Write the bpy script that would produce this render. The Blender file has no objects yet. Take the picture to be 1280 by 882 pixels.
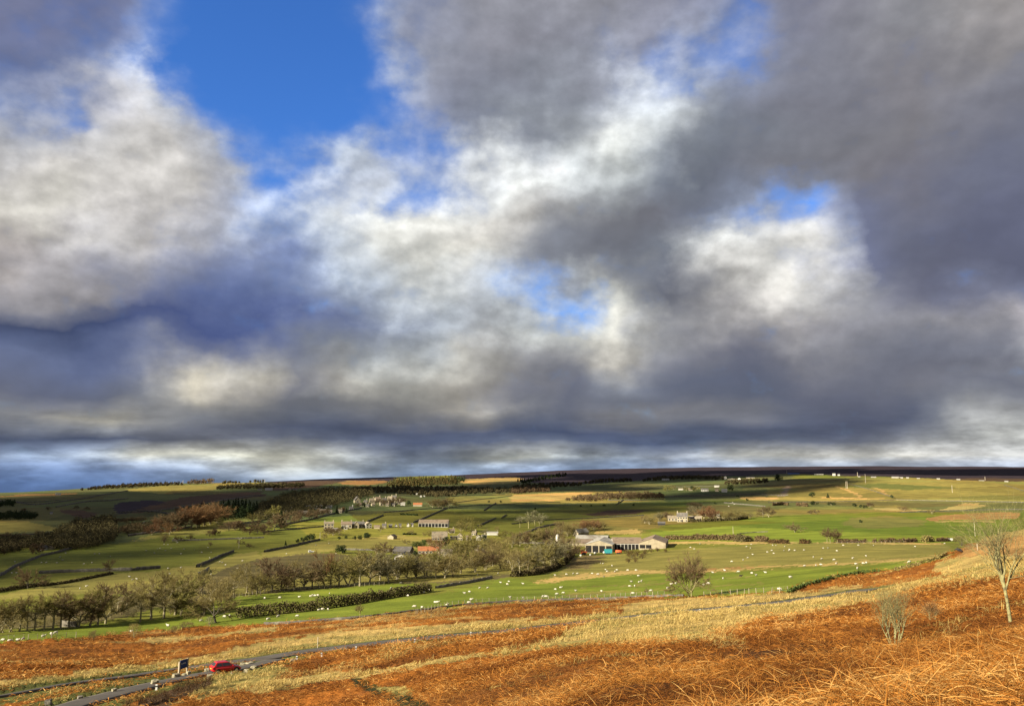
import bpy, math, random
import numpy as np
R = math.radians
rng = np.random.default_rng(7)
random.seed(7)
scene = bpy.context.scene
col = scene.collection
EXPO = 1.35
# ------------------------------------------------------------------ camera
F = 1004.0; CX, CY = 640.0, 441.0; HORIZON = 592.0
TH = math.atan((HORIZON - CY) / F)
FWD = np.array([0, math.cos(TH), math.sin(TH)]); UP = np.array([0, -math.sin(TH), math.cos(TH)])
cam_data = bpy.data.cameras.new('camera'); cam = bpy.data.objects.new('camera', cam_data); col.objects.link(cam)
cam_data.sensor_width = 36.0; cam_data.lens = 36.0 * F / 1280.0
cam_data.clip_start = 0.05; cam_data.clip_end = 60000
cam.location = (0, 0, 0); cam.rotation_euler = (math.pi / 2 + TH, 0, 0)
scene.camera = cam

def ray(x, y):
    x = np.asarray(x, float); y = np.asarray(y, float)
    d = F * FWD + (x[..., None] - CX) * np.array([1.0, 0, 0]) + (CY - y[..., None]) * UP
    return d / np.linalg.norm(d, axis=-1, keepdims=True)

def project(P):
    dep = P @ FWD
    dep = np.where(np.abs(dep) < 1e-6, 1e-6, dep)
    return CX + F * P[..., 0] / dep, CY - F * (P @ UP) / dep, dep

# ------------------------------------------------------------------ noise
def _h(ix, iy, s):
    n = (ix * 374761393 + iy * 668265263 + s * 1442695041) & 0xFFFFFFFF
    n = ((n ^ (n >> 13)) * 1274126177) & 0xFFFFFFFF
    return ((n ^ (n >> 16)) & 0xFFFF) / 65535.0
def vnoise(x, y, s=0):
    ix = np.floor(x).astype(np.int64); iy = np.floor(y).astype(np.int64)
    fx = x - ix; fy = y - iy
    fx = fx * fx * (3 - 2 * fx); fy = fy * fy * (3 - 2 * fy)
    a = _h(ix, iy, s); b = _h(ix + 1, iy, s); c = _h(ix, iy + 1, s); d = _h(ix + 1, iy + 1, s)
    return (a + (b - a) * fx) * (1 - fy) + (c + (d - c) * fx) * fy
def fbm(x, y, s=0, o=4):
    t = 0; a = 0.5; n = 0
    for k in range(o):
        t = t + a * vnoise(x, y, s + k * 17); n += a; a *= 0.5; x = x * 2.03 + 11.3; y = y * 2.03 + 5.7
    return t / n

# ------------------------------------------------------------------ terrain: height profile along bearings
COLS = {
 -220: [(882,95),(860,108),(830,140),(800,195),(785,235),(757,285),(717,410),(700,500),(680,610),(660,730),(645,880),(635,1050),(622,1300),(627,4000),(640,14000)],
 0:   [(882,88),(860,100),(830,125),(800,185),(790,212),(757,270),(717,400),(700,500),(680,610),(655,760),(640,910),(630,1080),(619,1350),(622,4000),(634,14000)],
 200: [(882,80),(845,107),(830,128),(812,155),(795,185),(775,220),(750,265),(712,380),(690,520),(672,620),(660,690),(640,860),(625,1100),(614,1500),(605,2000),(607,4000),(612,14000)],
 400: [(882,64),(850,87),(825,108),(815,119),(790,150),(765,203),(750,240),(735,285),(700,410),(680,520),(660,680),(640,900),(625,1200),(612,1700),(605,2300),(601.5,3300),(598.5,5500),(605,14000)],
 560: [(882,38),(850,55),(820,80),(797,110),(775,150),(752,200),(735,255),(700,410),(680,530),(658,730),(640,950),(620,1500),(606,2500),(600,3300),(595,4500),(594,5500),(598,14000)],
 750: [(893,19),(856,29),(815,50),(790,85),(772,125),(755,170),(745,205),(720,290),(700,400),(688,490),(672,600),(650,830),(630,1250),(612,2000),(600,3000),(592,4000),(586,5200),(590,14000)],
 900: [(905,12.5),(865,20),(810,40),(780,75),(758,120),(745,165),(725,230),(700,340),(675,520),(655,720),(640,950),(620,1500),(605,2100),(597.5,2800),(590,4000),(583.5,5300),(588,14000)],
 1100:[(938,8.0),(893,10.5),(852,15),(831,22),(812,38),(776,60),(755,90),(739,125),(724,160),(712,200),(700,270),(684,400),(660,640),(640,950),(625,1350),(610,1700),(597.5,2100),(595.5,2500),(589,4000),(582.5,5300),(588,14000)],
 1280:[(935,7.6),(893,9.6),(856,12.5),(826,17),(806,24),(788,37),(742,60),(722,85),(700,120),(682,150),(668,168),(669,190),(690,300),(665,660),(640,950),(620,1500),(605,1950),(600,2300),(591,4000),(583.5,5300),(588,14000)],
 1500:[(930,7.4),(888,9.4),(848,12.5),(815,17),(795,24),(776,37),(735,60),(712,85),(690,120),(672,150),(660,168),(662,190),(690,300),(665,660),(640,950),(620,1500),(605,1950),(600,2300),(591,4000),(584,5300),(588,14000)],
}
LMIN, LMAX, NL = math.log(1.0), math.log(14000.0), 700
LG = np.linspace(LMIN, LMAX, NL)
def pchip(x, y, xi):
    x = np.array(x, float); y = np.array(y, float); h = np.diff(x); m = np.diff(y) / h
    d = np.zeros_like(y)
    for i in range(1, len(x) - 1):
        if m[i-1] * m[i] > 0:
            w1 = 2*h[i] + h[i-1]; w2 = h[i] + 2*h[i-1]; d[i] = (w1 + w2) / (w1 / m[i-1] + w2 / m[i])
    d[0] = m[0]; d[-1] = m[-1]
    k = np.clip(np.searchsorted(x, xi) - 1, 0, len(x) - 2); t = (xi - x[k]) / h[k]
    return ((2*t**3 - 3*t**2 + 1) * y[k] + (t**3 - 2*t**2 + t) * h[k] * d[k] + (-2*t**3 + 3*t**2) * y[k+1] + (t**3 - t**2) * h[k] * d[k+1])
AZ_STEP = 0.1
AZG = np.arange(-48, 48.01, AZ_STEP)
caz, cz = [], []
for x, pts in COLS.items():
    ys = np.array([p[0] for p in pts], float); ds = np.array([p[1] for p in pts], float)
    v = ray(np.full(len(pts), float(x)), ys)
    z = ds * v[:, 2] / np.hypot(v[:, 0], v[:, 1])
    vv = ray(np.array([float(x)]), np.array([680.0]))[0]
    caz.append(math.degrees(math.atan2(vv[0], vv[1])))
    zz = pchip(np.concatenate([[math.log(1.0), math.log(2.5)], np.log(ds)]), np.concatenate([[-1.62, -1.68], z]), LG)
    cz.append(zz)
cz = np.array(cz)
TAB = np.zeros((len(AZG), NL))
for j in range(NL):
    TAB[:, j] = np.interp(AZG, caz, cz[:, j])
kk = np.arange(-25, 26); kw = np.exp(-0.5 * (kk * AZ_STEP / 0.8) ** 2); kw /= kw.sum()
TABp = np.pad(TAB, ((25, 25), (0, 0)), mode='edge')
TAB = sum(kw[i] * TABp[i:i + len(AZG)] for i in range(51))

def height(x, y):
    x = np.asarray(x, float); y = np.asarray(y, float)
    d = np.maximum(np.hypot(x, y), 1.0); az = np.degrees(np.arctan2(x, y))
    a = np.clip((np.clip(az, AZG[0], AZG[-1]) - AZG[0]) / AZ_STEP, 0, len(AZG) - 1.001)
    l = np.clip((np.log(d) - LMIN) / (LMAX - LMIN) * (NL - 1), 0, NL - 1.001)
    ia = a.astype(int); il = l.astype(int); fa = a - ia; fl = l - il
    z = (TAB[ia, il] * (1-fa) + TAB[ia+1, il] * fa) * (1-fl) + (TAB[ia, il+1] * (1-fa) + TAB[ia+1, il+1] * fa) * fl
    # large undulations far out, plateau behind the viewpoint
    u = (fbm(x / 260.0, y / 260.0, 3, 3) - 0.5) * np.clip((d - 500) / 1500, 0, 1) * 7.0
    z = z + u
    b = np.clip((np.abs(az) - 60) / 50, 0, 1); b = b * b * (3 - 2 * b)
    return z * (1 - b) + (-1.7 - 0.01 * d) * b

RS = np.exp(np.linspace(math.log(2.0), math.log(13500.0), 2600))
def ground(px, py):
    """the ground point seen at one picture position"""
    v = ray(np.array(float(px)), np.array(float(py)))
    h = v[:2] / np.hypot(v[0], v[1]); t = v[2] / np.hypot(v[0], v[1])
    zz = height(h[0] * RS, h[1] * RS); df = RS * t - zz
    k = np.argmax(df < 0)
    if df[k] >= 0: k = len(RS) - 1
    k = max(k, 1)
    a = df[k-1] / (df[k-1] - df[k] + 1e-9); r = RS[k-1] + (RS[k] - RS[k-1]) * min(max(a, 0), 1)
    return np.array([h[0] * r, h[1] * r, float(height(h[0] * r, h[1] * r))])
def mpp(p):
    return float(np.asarray(p) @ FWD) / F
# ------------------------------------------------------------------ materials
def nt(name):
    m = bpy.data.materials.new(name); m.use_nodes = True
    t = m.node_tree; b = t.nodes['Principled BSDF']
    b.inputs['Roughness'].default_value = 0.85
    b.inputs['Specular IOR Level'].default_value = 0.2
    return m, t, b
def mixc(t, fac, a, b, mode='MIX'):
    n = t.nodes.new('ShaderNodeMix'); n.data_type = 'RGBA'; n.blend_type = mode
    for i, v in ((0, fac), (6, a), (7, b)):
        if hasattr(v, 'node'): t.links.new(v, n.inputs[i])
        elif i == 0: n.inputs[0].default_value = v
        else: n.inputs[i].default_value = (*v[:3], 1)
    return n.outputs[2]
def mth(t, op, a, b=None, c=None, clamp=False):
    n = t.nodes.new('ShaderNodeMath'); n.operation = op; n.use_clamp = clamp
    for i, v in enumerate((a, b, c)):
        if v is None: continue
        if hasattr(v, 'node'): t.links.new(v, n.inputs[i])
        else: n.inputs[i].default_value = v
    return n.outputs[0]
def vmth(t, op, a, b=None):
    n = t.nodes.new('ShaderNodeVectorMath'); n.operation = op
    for i, v in enumerate((a, b)):
        if v is None: continue
        if hasattr(v, 'node'): t.links.new(v, n.inputs[i])
        else: n.inputs[i].default_value = v
    return n.outputs[0] if op not in ('DOT_PRODUCT', 'LENGTH') else n.outputs['Value']
def noise_n(t, vec, scale, detail=4, rough=0.55, dist=0.0):
    n = t.nodes.new('ShaderNodeTexNoise'); n.inputs['Scale'].default_value = scale
    n.inputs['Detail'].default_value = detail; n.inputs['Roughness'].default_value = rough; n.inputs['Distortion'].default_value = dist
    if vec is not None: t.links.new(vec, n.inputs['Vector'])
    return n
def ramp_n(t, fac, stops, interp='LINEAR'):
    n = t.nodes.new('ShaderNodeValToRGB'); n.color_ramp.interpolation = interp
    e = n.color_ramp.elements
    while len(e) < len(stops): e.new(0.5)
    for i, (p, c) in enumerate(stops):
        e[i].position = p; e[i].color = (*c[:3], c[3] if len(c) > 3 else 1)
    if fac is not None: t.links.new(fac, n.inputs[0])
    return n
def mapr(t, v, a, b, c=0.0, d=1.0, kind='LINEAR'):
    n = t.nodes.new('ShaderNodeMapRange'); n.interpolation_type = kind
    t.links.new(v, n.inputs[0])
    for i, x in enumerate((a, b, c, d)): n.inputs[1 + i].default_value = x
    return n.outputs[0]
def geo_pos(t): return t.nodes.new('ShaderNodeNewGeometry').outputs['Position']
def obj_co(t): return t.nodes.new('ShaderNodeTexCoord').outputs['Object']
def obj_rand(t): return t.nodes.new('ShaderNodeObjectInfo').outputs['Random']
def attr(t, name):
    n = t.nodes.new('ShaderNodeAttribute'); n.attribute_name = name; return n
def mottled(name, a, b, scale=2.0, rough=0.85, bump=0.0, metal=0.0, c=None, scale2=None, rand=0.0, spec=0.2):
    """two tones mixed by noise in object space, a third in patches, with a little variation between objects"""
    m, t, bs = nt(name); co = obj_co(t)
    if rand:
        co = vmth(t, 'ADD', co, vmth(t, 'SCALE', co)) if False else co
    n = noise_n(t, co, scale, 6, 0.6)
    c1 = mixc(t, mapr(t, n.outputs[0], 0.3, 0.7), a, b)
    if c is not None:
        n2 = noise_n(t, co, scale2 or scale * 0.35, 3)
        c1 = mixc(t, mapr(t, n2.outputs[0], 0.5, 0.68), c1, c)
    if rand:
        r = obj_rand(t)
        hs = t.nodes.new('ShaderNodeHueSaturation'); t.links.new(c1, hs.inputs['Color'])
        t.links.new(mapr(t, r, 0, 1, 1 - rand, 1 + rand), hs.inputs['Value'])
        c1 = hs.outputs[0]
    t.links.new(c1, bs.inputs['Base Color']); bs.inputs['Roughness'].default_value = rough; bs.inputs['Metallic'].default_value = metal
    bs.inputs['Specular IOR Level'].default_value = spec
    if bump:
        bn = t.nodes.new('ShaderNodeBump'); bn.inputs['Strength'].default_value = bump; t.links.new(n.outputs[0], bn.inputs['Height']); t.links.new(bn.outputs[0], bs.inputs['Normal'])
    return m
def tinted(name, stops, rand=0.15, transl=0.0, bright=1.0):
    """foliage and stalks: the per-blade 'tint' attribute picks the colour"""
    m, t, bs = nt(name); a = attr(t, 'tint').outputs['Fac']
    rp = ramp_n(t, a, [(p, tuple(v * bright for v in c)) for p, c in stops])
    c1 = rp.outputs[0]
    hs = t.nodes.new('ShaderNodeHueSaturation'); t.links.new(c1, hs.inputs['Color'])
    t.links.new(mapr(t, obj_rand(t), 0, 1, 1 - rand, 1 + rand), hs.inputs['Value'])
    t.links.new(mapr(t, obj_rand(t), 0, 1, 0.49, 0.51), hs.inputs['Hue'])
    t.links.new(hs.outputs[0], bs.inputs['Base Color'])
    bs.inputs['Specular IOR Level'].default_value = 0.1
    if transl:
        tr = t.nodes.new('ShaderNodeBsdfTranslucent'); t.links.new(hs.outputs[0], tr.inputs[0])
        mx = t.nodes.new('ShaderNodeMixShader'); mx.inputs[0].default_value = transl
        t.links.new(bs.outputs[0], mx.inputs[1]); t.links.new(tr.outputs[0], mx.inputs[2])
        t.links.new(mx.outputs[0], t.nodes['Material Output'].inputs['Surface'])
    return m
M = {}
M['bark'] = mottled('bark', (.20,.175,.10), (.33,.29,.18), 3, c=(.40,.37,.23), rand=.25, bump=.3)
M['bark_dark'] = mottled('bark_dark', (.05,.042,.03), (.10,.085,.06), 3, rand=.2)
M['bark_lichen'] = mottled('bark_lichen', (.15,.135,.055), (.27,.245,.11), 9, c=(.08,.065,.035), scale2=5, bump=.4)
M['twig_olive'] = tinted('twig_olive', [(0,(.09,.07,.024)),(.5,(.20,.16,.056)),(1,(.31,.26,.10))], .2, transl=.25)
M['twig_brown'] = tinted('twig_brown', [(0,(.06,.042,.022)),(.5,(.14,.096,.048)),(1,(.22,.155,.08))], .2, transl=.25)
M['twig_red'] = tinted('twig_red', [(0,(.07,.036,.018)),(.5,(.18,.095,.042)),(1,(.28,.16,.07))], .2, transl=.25)
M['twig_gold'] = tinted('twig_gold', [(0,(.10,.09,.024)),(.5,(.20,.175,.05)),(1,(.30,.26,.085))], .15, transl=.25)
M['leaf_dark'] = tinted('leaf_dark', [(0,(.012,.022,.008)),(.5,(.028,.042,.014)),(1,(.05,.065,.022))], .2)
M['leaf_green'] = tinted('leaf_green', [(0,(.03,.045,.012)),(.5,(.06,.08,.02)),(1,(.10,.115,.03))], .2)
M['twig_pale2'] = tinted('twig_grey', [(0,(.08,.07,.035)),(.5,(.17,.15,.075)),(1,(.27,.24,.13))], .2, transl=.25)
M['leaf_mixed'] = tinted('leaf_mixed', [(0,(.04,.05,.016)),(.5,(.10,.085,.03)),(1,(.20,.12,.04))], .2)
M['twig_pale'] = tinted('twig_pale', [(0,(.10,.095,.05)),(.5,(.17,.16,.085)),(1,(.25,.24,.13))], .1)
M['hedge'] = tinted('hedge', [(0,(.03,.026,.013)),(.5,(.075,.06,.026)),(1,(.13,.11,.045))], .2)
M['heather_bush'] = tinted('heather_bush', [(0,(.03,.02,.012)),(.5,(.07,.045,.02)),(1,(.16,.085,.03))], .2)
M['bracken'] = tinted('bracken', [(0,(.05,.018,.005)),(.3,(.18,.064,.011)),(.6,(.33,.134,.021)),(.85,(.44,.20,.036)),(1,(.56,.35,.11))], 0.0, transl=.25)
M['drygrass'] = tinted('drygrass', [(0,(.18,.115,.03)),(.4,(.36,.245,.075)),(.8,(.54,.395,.145)),(.92,(.27,.225,.07)),(1,(.16,.15,.04))], 0.0, transl=.25)
M['stone'] = mottled('stone', (.13,.115,.09), (.25,.225,.175), 1.6, c=(.08,.075,.055), rand=.2, bump=.4)
M['stone_dark'] = mottled('stone_dark', (.06,.055,.045), (.11,.10,.08), 1.6, c=(.16,.15,.11), rand=.2, bump=.4)
M['boulder'] = mottled('boulder', (.22,.195,.125), (.34,.305,.20), 3, c=(.14,.12,.08), rand=.15, bump=.5)
M['wall_stone'] = mottled('wall_stone', (.30,.26,.17), (.40,.345,.24), .5, c=(.20,.165,.11), rand=.15)
M['wall_pale'] = mottled('wall_pale', (.42,.40,.34), (.54,.52,.46), .8, c=(.32,.30,.25), rand=.08)
M['wall_board'] = mottled('wall_board', (.27,.225,.145), (.36,.31,.215), .6, c=(.20,.165,.11), rand=.1)
M['roof_slate'] = mottled('roof_slate', (.07,.065,.06), (.13,.12,.105), 1.5, c=(.17,.15,.12), rand=.2)
M['roof_stone'] = mottled('roof_stone', (.20,.165,.11), (.30,.25,.17), 1.2, c=(.13,.11,.08), rand=.15)
M['roof_brown'] = mottled('roof_brown', (.17,.125,.085), (.25,.19,.13), .8, c=(.12,.09,.065), rand=.12)
M['roof_red'] = mottled('roof_red', (.32,.11,.04), (.42,.17,.07), 1.2, c=(.22,.09,.04), rand=.1)
M['roof_pale'] = mottled('roof_pale', (.28,.265,.22), (.38,.36,.305), .5, c=(.19,.165,.125), rand=.1)
M['roof_blue'] = mottled('roof_blue', (.06,.12,.30), (.09,.17,.38), 1, rand=.05)
M['void'] = mottled('void', (.008,.008,.008), (.016,.015,.014), 2)
M['pane'] = mottled('pane', (.02,.022,.026), (.035,.038,.042), 2, rough=.15, spec=.6)
M['door_paint'] = mottled('door_paint', (.05,.05,.05), (.09,.08,.07), 2, rand=.5)
M['wood_post'] = mottled('wood_post', (.24,.20,.14), (.36,.31,.22), 6, rand=.2)
M['wood_pole'] = mottled('wood_pole', (.38,.33,.24), (.5,.44,.33), 3, rand=.1)
M['wire'] = mottled('wire', (.2,.2,.19), (.3,.3,.28), 4, metal=.3, rough=.5)
M['wool'] = mottled('wool', (.42,.39,.31), (.52,.485,.39), 5, rand=.08)
M['sheep_skin'] = mottled('sheep_skin', (.10,.09,.08), (.2,.18,.15), 6, rand=.3)
M['fur_dark'] = mottled('fur_dark', (.015,.012,.01), (.03,.025,.02), 5)
M['asphalt'] = None
M['paint_red'] = mottled('paint_red', (.40,.010,.012), (.46,.014,.015), 1.0, rough=.25, spec=.6)
M['glass_dark'] = mottled('glass_dark', (.012,.014,.017), (.022,.025,.03), 2, rough=.06, spec=.9)
M['tyre'] = mottled('tyre', (.015,.015,.015), (.025,.025,.024), 8)
M['rim'] = mottled('rim', (.5,.5,.5), (.6,.6,.59), 5, rough=.35, metal=.7)
M['lamp_red'] = mottled('lamp_red', (.4,.02,.01), (.5,.05,.02), 5, rough=.15, spec=.7)
M['lamp_clear'] = mottled('lamp_clear', (.6,.6,.58), (.7,.7,.68), 5, rough=.15, spec=.7)
M['plate_yellow'] = mottled('plate_yellow', (.6,.42,.05), (.66,.48,.07), 5)
M['trim_black'] = mottled('trim_black', (.02,.02,.02), (.035,.035,.035), 5, rough=.6)
M['sign_blue'] = mottled('sign_blue', (.012,.03,.11), (.02,.045,.15), 2, rough=.5)
M['white_paint'] = mottled('white_paint', (.44,.44,.40), (.54,.54,.50), 3, rand=.05)
M['machine_red'] = mottled('machine_red', (.50,.09,.03), (.60,.14,.05), 1.5)
M['machine_teal'] = mottled('machine_teal', (.02,.18,.20), (.03,.24,.26), 1.5)
M['tarp_dark'] = mottled('tarp_dark', (.02,.02,.022), (.05,.05,.05), 1.5)

# ground: one material; the land cover of each spot comes in the 'cover' attribute, textures add the grain
def ground_mat():
    m, t, bs = nt('ground'); P = geo_pos(t)
    cov = attr(t, 'cover').outputs['Color']; br = attr(t, 'rough').outputs['Fac']
    n1 = noise_n(t, P, 0.055, 6, .6); n2 = noise_n(t, P, 0.9, 5, .65); n3 = noise_n(t, P, 6.0, 4, .6)
    sc = t.nodes.new('ShaderNodeMapping'); sc.inputs['Scale'].default_value = (0.01, 0.05, 0.05); sc.inputs['Rotation'].default_value = (0, 0, R(-14)); t.links.new(P, sc.inputs[0])
    n4 = noise_n(t, sc.outputs[0], 3.0, 5, .6)
    v = mth(t, 'MULTIPLY', mapr(t, n1.outputs[0], .3, .7, .74, 1.26), mapr(t, n4.outputs[0], .3, .7, .80, 1.20))
    v2 = mapr(t, n2.outputs[0], .3, .7, .72, 1.28)
    v3 = mapr(t, n3.outputs[0], .3, .7, .75, 1.25)
    tex = mth(t, 'MULTIPLY', v2, v3)
    k = mth(t, 'ADD', mth(t, 'MULTIPLY', mth(t, 'SUBTRACT', tex, 1.0), mth(t, 'MULTIPLY_ADD', br, .65, .38)), 1.0)
    k = mth(t, 'MULTIPLY', k, v)
    c = vmth(t, 'SCALE', cov); t.links.new(k, c.node.inputs['Scale'])
    # warm dry blades show in patches of the turf
    warm = mixc(t, mth(t, 'MULTIPLY', mapr(t, n1.outputs[0], .52, .7), .30), c, vmth(t, 'MULTIPLY', c, (1.35, 1.08, 1.0)))
    t.links.new(warm, bs.inputs['Base Color'])
    bs.inputs['Roughness'].default_value = .95; bs.inputs['Specular IOR Level'].default_value = .05
    bn = t.nodes.new('ShaderNodeBump'); bn.inputs['Distance'].default_value = .35
    t.links.new(mth(t, 'MULTIPLY_ADD', br, .8, .15), bn.inputs['Strength'])
    t.links.new(mth(t, 'ADD', n2.outputs[0], mth(t, 'MULTIPLY', n3.outputs[0], .3)), bn.inputs['Height']); t.links.new(bn.outputs[0], bs.inputs['Normal'])
    return m
M['ground'] = ground_mat()
def asphalt_mat():
    m, t, bs = nt('asphalt'); P = geo_pos(t)
    n1 = noise_n(t, P, .35, 5); n2 = noise_n(t, P, 25, 3)
    c = mixc(t, mapr(t, n1.outputs[0], .35, .7), (.062,.055,.046), (.098,.086,.070))
    c = mixc(t, mapr(t, n2.outputs[0], .3, .7, 0, .35), c, (.17,.15,.125))
    t.links.new(c, bs.inputs['Base Color']); bs.inputs['Roughness'].default_value = .9
    return m
M['asphalt'] = asphalt_mat()
# ------------------------------------------------------------------ light and sky
SUN_EL = 23.0; SUN_BACK = 124.0      # bearing of the sun, degrees left of the view direction
TS = np.array([-math.sin(R(SUN_BACK)) * math.cos(R(SUN_EL)), math.cos(R(SUN_BACK)) * math.cos(R(SUN_EL)), math.sin(R(SUN_EL))])
sd = bpy.data.lights.new('sun', 'SUN'); sd.energy = 5.0; sd.angle = R(0.5); sd.color = (1.0, .90, .72)
so = bpy.data.objects.new('sun', sd); col.objects.link(so)
from mathutils import Vector
so.rotation_euler = Vector(TS).to_track_quat('Z', 'Y').to_euler(); so.location = tuple(TS * 100)
scene.view_settings.view_transform = 'Standard'; scene.view_settings.look = 'None'
scene.view_settings.exposure = EXPO; scene.view_settings.gamma = 1.0; scene.view_settings.use_curve_mapping = False

def lin(c):
    c = np.asarray(c, float) / 255.0
    return np.where(c <= .04045, c / 12.92, ((c + .055) / 1.055) ** 2.4)
# cloud colours and cover by direction: rows of elevation, columns of bearing
SKYX = [40 + 80 * i for i in range(16)]
W = (190,200,215)
SKY = {
-40: [(120,124,150,8),(115,120,150,8),(150,165,200,2),(150,170,210,0),(150,170,210,0),(150,165,200,1),(140,145,165,8),(148,148,156,9),(148,148,156,9),(148,148,156,9),(142,142,156,9),(140,145,165,8),(128,128,142,9),(132,131,140,9),(142,141,145,9),(152,147,146,9)],
 20: [(115,120,150,8),(112,118,150,7),(150,165,200,2),W+(0,),W+(0,),W+(1,),(142,147,168,8),(146,146,156,9),(146,146,156,9),(146,146,156,9),(141,142,157,9),(145,152,178,6),(126,126,141,9),(131,130,139,9),(141,140,145,9),(151,146,146,9)],
 70: [(108,117,150,7),(112,121,154,7),(150,165,200,2),W+(0,),W+(0,),W+(1,),(150,155,170,7),(141,141,151,9),(141,141,151,9),(146,149,163,9),(170,178,200,4),(150,162,195,5),(121,123,136,9),(126,126,136,9),(131,129,135,9),(136,133,136,9)],
120: [(165,172,195,6),(187,187,196,8),(202,200,204,9),W+(1,),W+(0,),W+(1,),(148,154,175,7),(131,133,146,9),(136,140,150,9),(160,164,174,8),(198,202,206,9),(121,126,141,9),(120,120,131,9),(120,120,130,9),(126,123,129,9),(126,126,136,9)],
170: [(191,191,196,9),(196,193,191,9),(207,202,197,9),(185,190,205,5),W+(1,),W+(2,),(150,158,185,5),(126,131,146,9),(152,156,162,9),(200,200,195,9),(178,182,186,9),(114,119,130,9),(116,117,126,9),(118,117,124,9),(120,118,123,9),(118,118,129,9)],
220: [(197,192,187,9),(202,197,192,9),(202,197,192,9),(181,181,186,9),(190,200,220,3),(195,202,218,6),(195,203,220,5),(205,205,203,9),(205,208,210,9),(184,188,188,9),(132,138,149,9),(109,112,124,9),(114,114,122,9),(117,115,122,9),(114,112,122,9),(109,112,130,9)],
270: [(196,191,181,9),(191,186,181,9),(186,181,179,9),(165,168,181,9),(195,205,224,5),(210,213,216,8),(209,208,202,9),(198,193,187,9),(150,150,151,9),(124,125,131,9),(117,117,124,9),(122,130,150,8),(170,182,212,4),(110,115,140,9),(105,108,126,9),(105,108,130,9)],
320: [(181,173,169,9),(166,163,166,9),(150,150,161,9),(130,138,166,9),(125,140,181,9),(184,193,206,8),(204,201,192,9),(187,182,174,9),(114,117,128,9),(109,111,120,9),(120,125,136,9),(202,201,199,9),(210,206,200,9),(114,119,145,9),(99,101,118,9),(94,97,118,9)],
370: [(130,128,136,9),(151,146,148,9),(108,114,141,9),(93,107,151,9),(118,131,167,9),(158,167,184,8),(178,182,186,9),(171,173,176,9),(195,208,228,4),(200,199,190,8),(128,131,142,9),(172,169,166,9),(198,193,187,9),(150,150,155,9),(114,115,131,9),(113,118,142,9)],
410: [(72,83,115,9),(76,87,122,9),(83,96,141,9),(83,96,141,9),(89,102,146,9),(105,115,146,9),(154,161,172,9),(152,156,163,9),(173,174,171,9),(192,187,176,9),(150,150,153,9),(155,152,153,9),(166,161,161,9),(139,138,145,9),(139,138,145,9),(178,172,176,9)],
450: [(105,115,146,9),(96,107,142,9),(131,136,156,9),(202,193,174,9),(140,142,151,9),(125,130,141,9),(157,160,161,9),(168,164,156,9),(139,140,146,9),(183,177,166,9),(134,135,142,9),(119,121,135,9),(140,138,142,9),(124,125,135,9),(114,117,131,9),(142,142,149,9)],
490: [(104,108,126,9),(99,104,122,9),(122,124,131,9),(204,193,171,9),(119,120,130,9),(170,164,152,9),(152,150,143,9),(158,152,143,9),(109,112,128,9),(103,109,125,9),(98,104,122,9),(88,95,115,9),(99,102,118,9),(104,107,122,9),(120,120,128,9),(109,112,125,9)],
520: [(131,131,133,9),(170,164,150,9),(130,130,131,9),(114,116,122,9),(109,112,120,9),(114,116,122,9),(120,120,123,9),(155,149,140,9),(94,99,115,9),(126,124,126,9),(131,129,131,9),(125,124,128,9),(94,99,115,9),(84,89,110,9),(88,94,112,9),(153,153,154,9)],
545: [(78,87,110,9),(83,91,112,9),(94,99,115,9),(99,103,118,9),(73,81,105,9),(68,77,102,9),(70,79,105,9),(68,79,108,9),(66,77,105,9),(68,79,108,9),(73,84,110,9),(76,85,110,9),(78,87,110,9),(88,94,112,9),(131,133,139,9),(178,178,174,9)],
556: [(108,120,145,9),(112,122,142,9),(140,142,146,9),(150,150,150,9),(140,142,146,9),(125,130,142,9),(88,98,122,9),(110,116,130,9),(120,125,136,9),(95,105,128,9),(98,108,130,9),(115,120,132,9),(130,132,136,9),(150,150,150,9),(172,171,168,9),(192,192,190,9)],
568: [(126,141,166,9),(131,143,163,9),(190,187,175,9),(196,193,175,9),(186,183,168,9),(155,157,156,9),(108,118,138,9),(176,175,164,9),(197,195,180,9),(146,154,165,9),(156,160,168,9),(192,189,179,9),(197,194,184,9),(186,183,176,9),(196,193,186,9),(196,195,192,9)],
582: [(105,126,166,9),(110,131,171,9),(125,141,171,9),(150,160,176,9),(188,187,176,9),(173,177,176,9),(130,145,166,9),(150,165,186,9),(150,165,191,9),(140,160,191,9),(150,165,191,9),(156,171,196,9),(166,178,198,9),(168,179,198,9),(170,180,199,9),(172,182,202,9)],
602: [(92,116,160,9),(95,120,162,9),(105,126,164,9),(120,140,170,9),(150,160,175,9),(140,155,175,9),(110,132,165,9),(120,142,175,9),(125,146,180,9),(125,146,180,9),(130,150,182,9),(140,158,188,9),(145,160,190,9),(150,165,190,9),(150,165,192,9),(150,165,195,9)],
640: [(92,116,160,9)]*4 + [(100,125,165,9)]*6 + [(140,158,186,9)]*6,
}
sky_y = sorted(SKY); G = np.array([SKY[y] for y in sky_y], float)
ELS = [-4, -1.6, -.5, .2, .7, 1.2, 1.7, 2.3, 2.9, 3.6, 4.4, 5.2, 6.1, 7.0, 8, 9, 10, 11, 12, 13, 14, 15, 16, 17, 18, 19.2, 20.4, 21.6, 22.8, 24, 25.2, 26.4, 27.6, 29, 30.5, 32.5]
NAZ = 32; AZR = 33.0
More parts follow.
